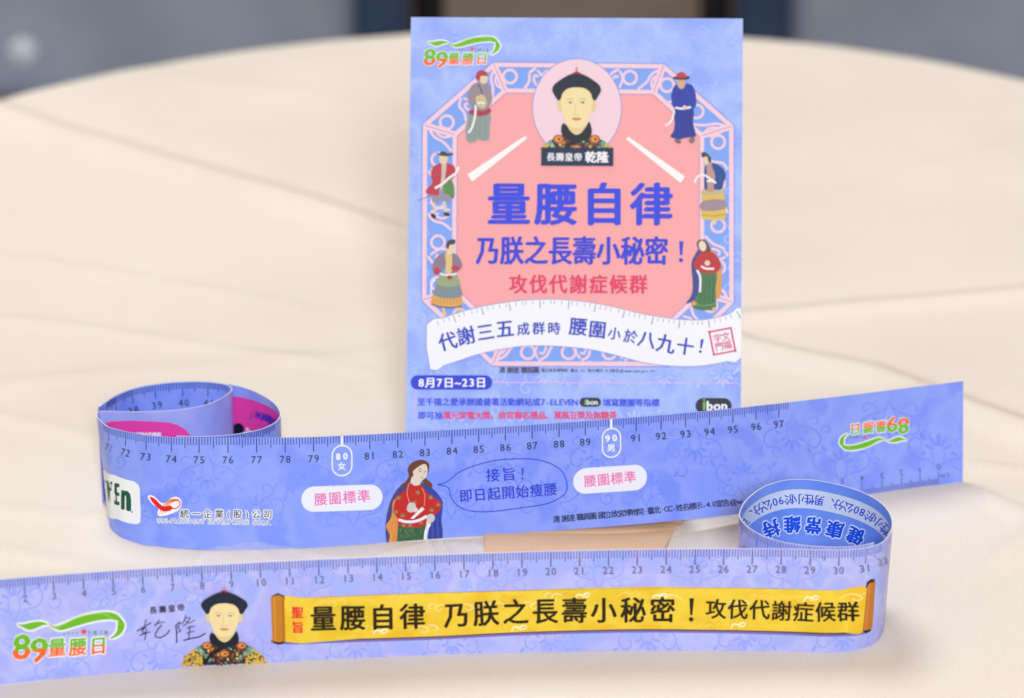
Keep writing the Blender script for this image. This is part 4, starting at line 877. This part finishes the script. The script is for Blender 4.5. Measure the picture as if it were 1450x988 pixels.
A.poly(fp([(375, 500), (395, 470), (440, 475), (450, 510), (430, 550), (400, 560), (370, 540)]), (206, 204, 200), 3); A.poly(fp([(430, 505), (465, 520), (470, 550), (435, 560), (425, 540)]), (226, 206, 190), 3)
A.poly(fp([(555, 590), (600, 575), (630, 605), (610, 650), (560, 640)]), (206, 204, 200), 3); A.poly(fp([(555, 630), (595, 640), (585, 680), (550, 690)]), (226, 206, 190), 3)
A.poly(fp([(510, 508), (532, 530), (430, 620), (402, 618)]), (240, 242, 248), 0)
A.stroke(fp([(290, 628), (350, 645), (420, 648), (490, 630), (553, 595)]), 3.9, (240, 242, 248), 4); A.stroke(fp([(580, 670), (560, 700), (545, 760), (540, 824)]), 4.8, (240, 242, 248), 4)
for i in range(9): x = 310+i*27; y = 632+14*math.sin(i*.42); A.stroke(fp([(x, y), (x+2, y+14)]), .4, (110, 110, 130), 0)
for i in range(7): A.stroke(fp([(552-i*1.5, 690+i*19), (566-i*1.5, 692+i*19)]), .4, (110, 110, 130), 0)
A.build('costumed_figure', tb_)
# far right: the start of the scale, upside down
A = Art(shB, 25); logo(A, 1240, 616.5, .62, 172); A.build('day_logo', tb_)
A = Art(shB, 25); gy = (96, 104, 168)
X0 = [1220.5, 1249.3, 1276.5, 1302.8, 1328.6]
def foot(x): return shB.xy(shB.uv(x, 660)[0], .02)
for i in range(4):
    for j in range(10):
        x = X0[i]+(X0[i+1]-X0[i])*j/10; u, _ = shB.uv(x, 690); L = .5 if j == 0 else .34 if j == 5 else .24
        a, b = shB.xy(u, .02), shB.xy(u, L); A.stroke([a, b], 1.1, gy, 0)
u, _ = shB.uv(1328.6, 685); A.stroke([shB.xy(u, .02), shB.xy(u, .5)], 1.1, gy, 0)
for n, x, y in (('5', 1192.5, 680.5), ('4', 1221, 676.5), ('3', 1249.5, 673.3), ('2', 1276.5, 668.8), ('1', 1302.5, 666), ('0', 1329, 660.3)): A._char(n, x, y, R(172), 12, 1, (92, 96, 150), .0, .35)
A.z += 3; A.text('cm', [(1342, 671.8), (1334, 673)], 10, (92, 96, 150), 0, mid=.25)
A.build('start_scale', tb_)
# coil
def ticks_px(sheet, name, marks, parent, cs, len_px, labels=()):
    A = Art(sheet, 6)
    for (n0, x0), (n1, x1) in zip(marks, marks[1:]):
        for j in range(10):
            x = x0+(x1-x0)*j/10; yt = None; u = sheet.uv(x, sheet.xy(sheet.t[len(sheet.t)//2][0], 3.9)[1])[0]
            k = 2 if j == 0 else 1 if j == 5 else 0; L = len_px[k]
            w = min(.034, abs(x1-x0)/10*.034/4+.012)
            w = .036
            A._add([(u-w/2, 3.99), (u+w/2, 3.99), (u+w/2, 3.99-L), (u-w/2, 3.99-L)], [(0, 1, 2, 3)], cs)
    A.sheet.place_uv(A.bm, 58e-6); link(name, A.bm, A.mats, parent)
    if labels:
        A = Art(sheet, 10)
        for st, x in labels:
            u = sheet.uv(x, sheet.xy(sheet.t[len(sheet.t)//2][0], 3.9)[1])[0]; a = sheet.xy(u-.2, 3.12); b = sheet.xy(u+.2, 3.12)
            c = ((a[0]+b[0])/2, (a[1]+b[1])/2); an = math.atan2(b[1]-a[1], b[0]-a[0])
            A.text(st, [(c[0]-4.2*math.cos(an), c[1]-4.2*math.sin(an)), (c[0]+4.2*math.cos(an), c[1]+4.2*math.sin(an))], 14, (52, 54, 86), .01)
        A.build('numerals', parent)
ticks_px(shA, 'tick_marks', [(36, 150), (37, 163), (38, 187), (39, 219.7), (40, 258), (41, 294), (42, 324)], tb_, (58, 70, 150), (.27, .38, .6), (('38', 187), ('39', 221), ('40', 259), ('41', 295)))
ticks_px(shD, 'tick_marks', [(44, 262), (45, 302), (46, 342), (47, 372), (48, 391)], tb_, (74, 86, 160), (.26, .36, .5))
mg = (242, 70, 176)
A = Art(shCB, 8); A.poly([(148, 598), (160, 595.5), (185, 594.5), (215, 595.5), (240, 597.5), (252, 601), (262, 607), (269, 615), (272, 624), (272, 690), (158, 690)], mg, 0)
A.text('日常控糖', [(222, 617), (186, 617)][::-1], 13, WH, .03); A.build('pink_label', tb_)
A = Art(shC, 8); A.poly([(329, 560), (346, 563), (360, 566.5), (374, 572), (386, 579), (396, 588), (397, 640), (329, 640)], mg, 0)
A.ell(338, 607, 8.5, 9, (20, 26, 50)); bl2 = (60, 40, 190)
for ch, x, y, s_ in (('一', 356, 588, 11), ('米', 367, 587, 14), ('量', 378.5, 591, 15), ('腰', 387.5, 597, 14)): A._char(ch, x, y, R(90+18), s_, .8, bl2, .03, .35)
A.z += 4; A.text('%', [(351, 610), (352, 611)], 13, WH, .03)
A.build('pink_label', tb_)

# ------------------------------------------------------------------ the card
cardm = mottled('card_print', [(148, 172, 253), (160, 184, 255), (172, 196, 255), (154, 178, 254)], 50, .6, k=.93, spec=.15, detail=5)
cs_ = CardSheet(CARD_CORNERS, 582, 1052, 1048.4, 573.4, 24, 712)
cd = empty('printed_card', (.0225, .105, .004), 'upright blue printed card with a pink octagon and costumed figures, behind the tapes', 'card')
bm = bmesh.new(); c0 = [Vector(c) for c in CARD_CORNERS]; bk_ = [c-cs_.n*.0009 for c in c0]
F = [bm.verts.new(c) for c in c0]; G = [bm.verts.new(c) for c in bk_]
bm.faces.new((F[0], F[3], F[2], F[1])); bm.faces.new(G)
for i in range(4): bm.faces.new((F[i], F[(i+1) % 4], G[(i+1) % 4], G[i])).material_index = 1
bmesh.ops.recalc_face_normals(bm, faces=bm.faces)
link('board', bm, [cardm, edge_white], cd)
pc1 = (140, 158, 244)
A = Art(cs_, 0, .05)
sc3 = mottled('scroll_print', [(142, 164, 248), (150, 172, 252)], 60, .42, k=1)
for j in range(9):
    for i in range(6):
        X = 604+i*84+(42 if j % 2 else 0); Y = 58+j*78
        if X < 1035: damask(A, X, Y, .50, sc3, 1, 1 if j % 2 else -1)
for i in range(120):
    X, Y = rnd.choice((rnd.uniform(588, 606), rnd.uniform(1030, 1044), rnd.uniform(590, 1040), rnd.uniform(590, 1040))), rnd.uniform(34, 700)
    if 606 < X < 1030 and 88 < Y < 500: Y = rnd.uniform(34, 84)
    A.stroke(spiral(X, Y, rnd.uniform(5, 10), rnd.uniform(0, 360), 1.1, rnd.choice((-1, 1))), 2, sc3, 0, ease=True)
A.build('scroll_pattern', cd)
# octagonal lattice
pk1 = (244, 206, 222); sal = (243, 168, 172); lb = (124, 166, 248); ol = (138, 136, 214)
O = [(699.5, 91.6), (939, 92.9), (1035.5, 178.4), (1035.8, 428), (946, 516), (698, 515.8), (600.8, 425.3), (602, 178.4)]
I = [(715, 128.4), (925.8, 129.7), (994, 191.6), (994, 415), (925, 480), (715, 480), (643, 412), (644, 191.6)]
A = Art(cs_, 25, .4)
A.poly(O, lb); A.poly(I, sal); 
for k in range(8):
    o0, o1, i0, i1 = O[k], O[(k+1) % 8], I[k], I[(k+1) % 8]
    def P(a, b): # a along the panel 0..1, b across 0..1
        p = (o0[0]+(o1[0]-o0[0])*a, o0[1]+(o1[1]-o0[1])*a); q = (i0[0]+(i1[0]-i0[0])*a, i0[1]+(i1[1]-i0[1])*a)
        return (p[0]+(q[0]-p[0])*b, p[1]+(q[1]-p[1])*b)
    L = math.dist(o0, o1); n = max(1, round(L/62))
    for j in range(n):
        c = (j+.5)/n; x, y = P(c, .5); h = .5/n
        if n > 1:
            A.ring(*P(c-h*.45, .45), 9.5, 3.6, pk1)
            A.stroke([P(c+h*.95, .12), P(c+h*.6, .3), P(c+h*.45, .62), P(c+h*.1, .9)], 3.6, pk1, 4)
            A.stroke([P(c+h*.98, .45), P(c+h*.8, .4), P(c+h*.7, .62), P(c+h*.85, .85)], 3.2, pk1, 4)
            A.stroke([P(c-h*1.0, .2), P(c-h*.8, .5), P(c-h*.9, .85)], 3.2, pk1, 4)
        else:
            A.ring(x, y, 11, 3.6, pk1)
            for s_ in (-1, 1):
                A.ell(*P(c+s_*.33, .48), 5, 5, pk1); A.stroke([P(c+s_*.14, .12), P(c+s_*.22, .35), P(c+s_*.2, .62), P(c+s_*.25, .9)], 3.6, pk1, 4)
for Q in (O, I):
    for k in range(8): A.stroke([Q[k], Q[(k+1) % 8]], 6, pk1, 0)
for k in range(8): A.stroke([O[k], I[k]], 9, pk1, 0); A.stroke([O[k], I[k]], 1, ol, 0)
for Q, d in ((O, 4), (I, -4)):
    cx_, cy_ = 819, 304
    P2 = [(cx_+(x-cx_)*(1+d/200), cy_+(y-cy_)*(1+d/210)) for x, y in Q]
    A.stroke(P2, .9, ol, 0, True)
for a in ([(662, 248), (668.5, 258.3), (747, 196), (743, 193)], [(886.3, 197), (889.7, 193.4), (969.7, 250), (964, 259.5)]): A.poly(a, (244, 246, 252))
A.build('octagon_frame', cd)
A = Art(cs_, 150, 1)
A.ell(817, 153, 63.6, 71, (150, 150, 224), 0, 48); A.ell(817, 153, 62.4, 69.8, (238, 210, 226), 0, 48)
A.clip = (900, 212, 700, 212); portrait(A, 816.5, 162, .205, 300, 1.03); A.clip = None
A.poly([(766.4, 209.4), (868.6, 209.6), (868.4, 235.7), (766.2, 235.5)], (30, 50, 84))
A.text('長壽皇帝', [(780, 223), (818.4, 223)], 12.5, WH, .02); A.text('乾隆', [(836.6, 223), (853.4, 223)], 17, WH, .035)
A.build('portrait', cd)
A = Art(cs_, 130)
t1 = (52, 72, 226); t2 = (50, 66, 214); t3 = (224, 60, 104)
A.text('量腰自律', [(720.5, 289.9), (787.6, 289.9), (854, 289.9), (922.4, 289.9)], 64, t1, .034, sx=.96)
A.text('乃朕之長壽小秘密', [(690.8, 356), (929.7, 356)], 42.5, t2, .03, sx=.80)
A.stroke([(964.8, 342), (964.4, 362)], 6, t2, 0, w1=3.4); A.ell(964.3, 369, 3, 3, t2)
A.text('攻伐代謝症候群', [(733.7, 403.6), (904, 403.6)], 28.5, t3, .03, sx=.92)
A.build('headline', cd)
# ribbon
A = Art(cs_, 200)
top = [(604.5, 461), (627, 452), (649, 444.5), (671, 438.4), (693.6, 433.4), (721, 429), (749.3, 426.2), (780, 425.3), (810, 426.7), (832, 429.4), (854.5, 433), (877, 438), (899, 443.4), (921, 448), (943.6, 451.4), (966, 453.8), (988, 454.5), (1006, 452.6), (1021.6, 449), (1036, 443.8), (1049.5, 437.8)]
bot = [(1049.2, 507), (1030, 512), (1010, 515.8), (988, 518.6), (966, 519), (938, 517.5), (910, 513.5), (882, 506), (854.5, 499), (832, 494.8), (810, 492.2), (783, 490.4), (755, 490), (738, 491), (715, 494), (693.6, 498), (670, 504.4), (649, 511.6), (629, 518), (609.4, 524)]
rib = [(604, 464)]+top[1:]+bot
A.poly([(x-1.2, y-1) for x, y in top]+[(x-1, y+1) for x, y in bot], (150, 160, 226), 2)
A.poly(top+bot, (240, 244, 252), 2)
sp = smooth_pts(top, 6); d = 0; nxt = 14; cnt = 0
for a, b in zip(sp, sp[1:]):
    d += math.dist(a, b)
    if d >= nxt:
        an = math.atan2(b[1]-a[1], b[0]-a[0]); L = 12 if cnt % 5 == 3 else 6.5
        A.stroke([(b[0], b[1]+1), (b[0]-math.sin(an)*L, b[1]+math.cos(an)*L)], 1.0, (74, 100, 140) if cnt % 5 == 3 else (150, 168, 200), 0); nxt += 8.15; cnt += 1
A.build('white_ribbon', cd)
A = Art(cs_, 260); rb = (44, 66, 196)
for ch, x, y, s_, a in (('代', 634, 484.6, 27, -14), ('謝', 659.8, 476.8, 27, -12), ('三', 687.4, 471.5, 26, -9), ('五', 715, 466.6, 27, -6), ('成', 741, 467, 19, -4), ('群', 762.7, 466, 19, -2), ('時', 784.5, 466, 19, 0),
                     ('腰', 819, 463.6, 27, 4), ('圍', 846, 467.6, 26, 6), ('小', 870, 473.3, 19, 9), ('於', 893, 477.5, 20, 10), ('八', 916, 481.4, 26, 11), ('九', 942.8, 487.6, 28, 10), ('十', 970.4, 491.4, 26, 8)):
    A._char(ch, x, y, R(a), s_, .98, rb, .026, .35); 
A.z += 5; A.stroke([(994.4, 481), (992.4, 494)], 4.6, rb, 0, w1=2.6); A.ell(991.6, 498.6, 2.1, 2.1, rb)
A.build('ribbon_lettering', cd)
A = Art(cs_, 260); cr_ = (214, 62, 110)
def sq(s_, r): return [(1022.8+s_*(a*math.cos(r)-b*math.sin(r)), 484+s_*(a*math.sin(r)+b*math.cos(r))) for a, b in ((-1, -1.06), (1, -1.06), (1, 1.06), (-1, 1.06))]
A.stroke(sq(15.5, R(-11)), 3.4, cr_, 0, True)
q_ = sq(15.5, R(-11)); A.ell(*q_[0], 2, 2, cr_); A.ell(*q_[2], 2, 2, cr_)
for ch, x, y in (('字', 1016, 479.5), ('文', 1027.5, 477), ('門', 1018.5, 491.5), ('福', 1030, 489)): A._char(ch, x, y, R(-11), 12.5, 1, (218, 84, 130), .02, .35)
A.build('red_seal', cd)
A = Art(cs_, 200)
A.text('清 謝遂 職貢圖', [(711, 525), (759, 525)], 9.5, (70, 62, 84), .03); A.text('國立故宮博物院·臺北·CC-姓名標示-4.0宣告 @ www.npm.gov.tw', [(769, 525.2), (925, 526)], 5.6, (72, 66, 96), .02)
A.stroke([(697, 542.6), (1040, 543), (1040, 640), (588.5, 640), (589, 552)], 1.6, (222, 184, 232), 0)
A.pill(581.5, 532.4, 697, 552.6, 10, (38, 62, 216)); A.text('8月7日~23日', [(596.5, 543), (681, 542.6)], 15.5, WH, .035, adv=[.62, 1, .62, 1, .62, .62, .62, 1])
A.text('至千禧之愛承辦國健署活動網站或', [(596.7, 570), (759.5, 570)], 11.6, (48, 74, 226), .03); A.text('7-ELEVEN', [(769, 570.2), (814, 570.2)], 12, (48, 74, 226), .03)
A.pill(820.7, 563.8, 851, 576.6, 6.3, (40, 44, 62)); A.text('ibon', [(829, 570), (844, 570)], 10.5, (230, 240, 235), .035, adv=[.34, .62, .62, .6]); A.stroke([(829, 567), (829, 574)], 1.5, (120, 200, 90), 0)
A.text('填寫腰圍等指標', [(859.5, 570.8), (928, 570.8)], 11.6, (48, 74, 226), .03)
A.text('即可抽', [(597.5, 589), (621, 589)], 11.6, (48, 74, 226), .03); A.text('萬元家電大獎、故宮聯名禮品、萬瓶豆漿及無糖茶', [(633, 589), (868, 588.6)], 11.8, (232, 60, 110), .03)
A.pill(984.8, 564.2, 1036, 586, 10.8, (34, 36, 52)); A.text('bon', [(1005, 575), (1025.5, 575)], 19, (240, 244, 248), .04); A.stroke([(997, 570), (997, 581)], 3, (120, 200, 80), 0); A.ell(997, 566.8, 1.6, 1.4, (120, 200, 80))
A.build('small_print', cd)
A = Art(cs_, 200); logo(A, 652, 70, .665, -3); A.build('day_logo', cd)

# costumed figures round the octagon
def figure(name, draw):
    A = Art(cs_, 210, 2.2); draw(A); A.build(name, cd)
def fq(ox, oy, k=3.8): return lambda L: [(ox+a/k, oy+b/k) for a, b in L]
sk = (228, 206, 176); tp = (236, 240, 246)
def f1(A):
    q = fq(560, 10)
    A.poly(q([(395, 575), (380, 720), (430, 728), (445, 715), (500, 722), (508, 640), (505, 560)]), (142, 158, 158), 2)
    for i in range(4): A.stroke(q([(405+i*26, 590), (398+i*28, 712)]), .8, (116, 134, 138), 0)
    A.poly(q([(400, 555), (505, 545), (508, 575), (455, 590), (402, 580)]), (170, 60, 84), 2)
    A.poly(q([(430, 410), (400, 440), (388, 490), (405, 530), (430, 555), (490, 555), (520, 500), (510, 440), (485, 405)]), (150, 140, 152), 3)
    A.stroke(q([(445, 415), (462, 450), (470, 480)]), 2, (90, 96, 140), 3); A.poly(q([(432, 485), (475, 475), (492, 520), (470, 548), (440, 530)]), (206, 190, 150), 3)
    A.ell(560+474/3.8, 10+385/3.8, 6, 8, sk); A.poly(q([(432, 385), (440, 350), (465, 340), (492, 352), (494, 372), (460, 372), (452, 400)]), (176, 66, 84), 3)
    A.stroke(q([(440, 520), (465, 516), (478, 522)]), 2.4, tp, 3); A.stroke(q([(432, 530), (428, 590), (412, 650), (392, 680)]), 3, tp, 4)
def f2(A):
    q = fq(810, 10)
    A.poly(q([(552, 545), (553, 620), (545, 670), (528, 698), (580, 712), (600, 705), (640, 700), (668, 690), (650, 620), (652, 540)]), (46, 62, 160), 2)
    A.poly(q([(560, 415), (538, 450), (535, 500), (556, 545), (655, 545), (668, 490), (655, 430), (625, 410)]), (48, 66, 172), 3)
    for i in range(4): A.stroke(q([(570+i*22, 560), (562+i*26, 695)]), .8, (34, 46, 128), 0)
    A.ell(810+588/3.8, 10+408/3.8, 5.6, 8, (206, 172, 140)); A.poly(q([(542, 375), (560, 370), (628, 368), (632, 378), (618, 388), (556, 388)]), (96, 60, 70), 2); A.poly(q([(562, 374), (570, 352), (590, 345), (608, 354), (614, 374)]), (196, 60, 80), 3)
    A.stroke(q([(556, 540), (600, 545), (640, 535)]), 3, tp, 3); A.stroke(q([(550, 555), (540, 600), (520, 628), (500, 636)]), 2.6, tp, 4); A.ell(810+606/3.8, 10+538/3.8, 3, 3, sk)
    A.ell(810+570/3.8, 10+722/3.8, 5, 3, (120, 110, 110), 20); A.ell(810+645/3.8, 10+715/3.8, 4, 5, (130, 116, 110), 30)
def f3(A):
    q = fq(560, 220)
    A.stroke(q([(205, 258), (212, 300), (205, 330)]), 3.6, (220, 206, 190), 3); A.stroke(q([(262, 255), (268, 300), (272, 320)]), 3.6, (220, 206, 190), 3)
    A.ell(560+205/3.8, 220+332/3.8, 4, 3, (50, 46, 56), 40); A.ell(560+275/3.8, 220+322/3.8, 5, 2.6, (50, 46, 56), 20)
    A.poly(q([(208, 190), (195, 240), (215, 262), (250, 245), (285, 262), (300, 240), (295, 190)]), (150, 146, 168), 3)
    A.poly(q([(255, 140), (305, 140), (318, 200), (310, 240), (285, 215), (262, 210)]), (92, 140, 80), 2)
    A.poly(q([(230, 50), (200, 70), (190, 120), (200, 150), (165, 190), (172, 212), (230, 220), (240, 180), (300, 135), (322, 110), (315, 60), (270, 45)]), (186, 62, 80), 3)
    A.poly(q([(250, 45), (275, 45), (268, 110), (262, 150), (240, 200), (248, 110)]), (206, 190, 180), 2)
    A.ell(560+258/3.8, 220+20/3.8, 6, 9, sk); A.poly(q([(215, -14), (240, -4), (275, -8), (315, -6), (290, 8), (240, 6)]), (70, 80, 88), 2); A.poly(q([(238, -4), (250, -18), (275, -10), (280, 0)]), (60, 66, 80), 2)
    A.stroke(q([(212, 182), (250, 160), (290, 125), (325, 100), (340, 65)]), 3.4, tp, 4); A.stroke(q([(120, 248), (160, 235), (200, 215)]), 1, (120, 120, 150), 0)
def f4(A):
    q = fq(810, 220)
    A.ell(810+765/3.8, 220+360/3.8, 3, 4, sk)
    A.poly(q([(705, 180), (700, 260), (695, 335), (740, 350), (780, 345), (825, 340), (822, 250), (805, 175)]), (216, 190, 90), 2)
    A.poly(q([(702, 245), (820, 240), (822, 290), (698, 300)]), (160, 140, 150), 2); A.poly(q([(704, 185), (806, 180), (812, 210), (702, 212)]), (196, 180, 150), 2)
    A.stroke(q([(700, 320), (760, 328), (824, 318)]), 1.4, (176, 150, 60), 3)
    A.poly(q([(738, 45), (715, 70), (712, 120), (722, 190), (768, 190), (775, 100), (765, 50)]), (190, 150, 140), 3)
    A.poly(q([(760, 40), (800, 60), (828, 100), (815, 150), (805, 182), (762, 180), (770, 110), (752, 55)]), (44, 78, 150), 3); A.poly(q([(712, 70), (722, 60), (725, 110), (728, 180), (712, 178)]), (44, 78, 150), 2)
    A.ell(810+722/3.8, 220+22/3.8, 5.6, 7.4, sk); A.poly(q([(695, 0), (700, -18), (725, -12), (748, 15), (745, 40), (735, 35), (725, 5), (705, 12)]), (70, 70, 80), 3)
    A.stroke(q([(660, 150), (672, 120), (700, 105), (735, 120), (775, 150)]), 2.8, tp, 4); A.stroke(q([(725, 140), (750, 138), (770, 145)]), 3, tp, 3)
def f5(A):
    q = fq(560, 220)
    A.stroke(q([(255, 815), (262, 850), (270, 865)]), 4, (226, 196, 140), 3); A.stroke(q([(320, 815), (335, 835), (360, 835)]), 4, (226, 196, 140), 3)
    A.poly(q([(245, 645), (210, 730), (190, 800), (240, 820), (300, 822), (358, 812), (352, 730), (330, 650)]), (222, 168, 90), 3)
    A.poly(q([(245, 645), (215, 715), (205, 755), (270, 775), (355, 765), (350, 715), (330, 650)]), (124, 142, 152), 3); A.poly(q([(245, 648), (222, 700), (290, 712), (346, 700), (330, 655)]), (150, 168, 128), 2)
    A.stroke(q([(192, 805), (240, 820), (300, 824), (358, 815)]), 1.8, (90, 90, 110), 3)
    for i in range(9): A.stroke(q([(205+i*18, 775), (203+i*18.5, 808)]), .8, (190, 128, 60), 0)
    A.poly(q([(262, 530), (225, 550), (198, 600), (210, 640), (245, 645), (262, 610), (300, 640), (335, 630), (360, 600), (340, 550), (305, 528)]), (138, 122, 146), 3)
    A.poly(q([(268, 530), (300, 530), (305, 590), (300, 640), (270, 640), (272, 590)]), (222, 196, 130), 2)
    A.ell(560+222/3.8, 220+628/3.8, 5, 5, (190, 56, 76)); A.ell(560+322/3.8, 220+612/3.8, 6, 4, (190, 56, 76)); A.stroke(q([(238, 642), (280, 650), (330, 642)]), 2.6, tp, 3); A.ell(560+292/3.8, 220+662/3.8, 4, 3, (170, 60, 70))
    A.ell(560+296/3.8, 220+505/3.8, 6, 9, sk); A.poly(q([(275, 500), (278, 470), (300, 458), (322, 460), (318, 482), (292, 488), (285, 510)]), (66, 66, 84), 3)
    A.stroke(q([(215, 670), (195, 700), (190, 750)]), 2, tp, 4)
def f6(A):
    q = fq(810, 220)
    A.poly(q([(690, 500), (660, 540), (642, 590), (650, 700), (640, 760), (612, 800), (660, 780), (700, 700), (720, 560)]), (60, 74, 146), 3)
    A.poly(q([(740, 500), (790, 560), (805, 620), (806, 700), (795, 765), (760, 760), (765, 600)]), (214, 156, 90), 3)
    A.poly(q([(700, 625), (680, 740), (645, 815), (690, 835), (740, 835), (775, 828), (772, 720), (778, 620)]), (74, 122, 84), 2)
    for i in range(4): A.stroke(q([(705+i*18, 650), (685+i*24, 825)]), .8, (48, 90, 60), 0)
    A.stroke(q([(650, 790), (700, 812), (772, 800)]), 2.2, (110, 150, 90), 3)
    A.poly(q([(700, 520), (665, 560), (655, 600), (700, 635), (780, 630), (802, 590), (780, 545), (740, 515)]), (186, 52, 60), 3)
    A.poly(q([(676, 500), (672, 470), (690, 455), (720, 460), (738, 490), (745, 520), (700, 520)]), (110, 70, 60), 3); A.ell(810+702/3.8, 220+490/3.8, 5.2, 7.6, (232, 214, 196), -15)
    A.ell(810+728/3.8, 220+582/3.8, 4, 4, (228, 200, 190)); A.stroke(q([(695, 598), (720, 612), (765, 612)]), 2.8, tp, 3); A.stroke(q([(672, 620), (690, 660), (688, 740)]), 3, tp, 4)
    A.ell(810+655/3.8, 220+800/3.8, 4, 3, (214, 160, 90)); A.ell(810+765/3.8, 220+830/3.8, 3, 3, (214, 180, 140))
for f in (f1, f2, f3, f4, f5, f6): figure('costumed_figure', f)
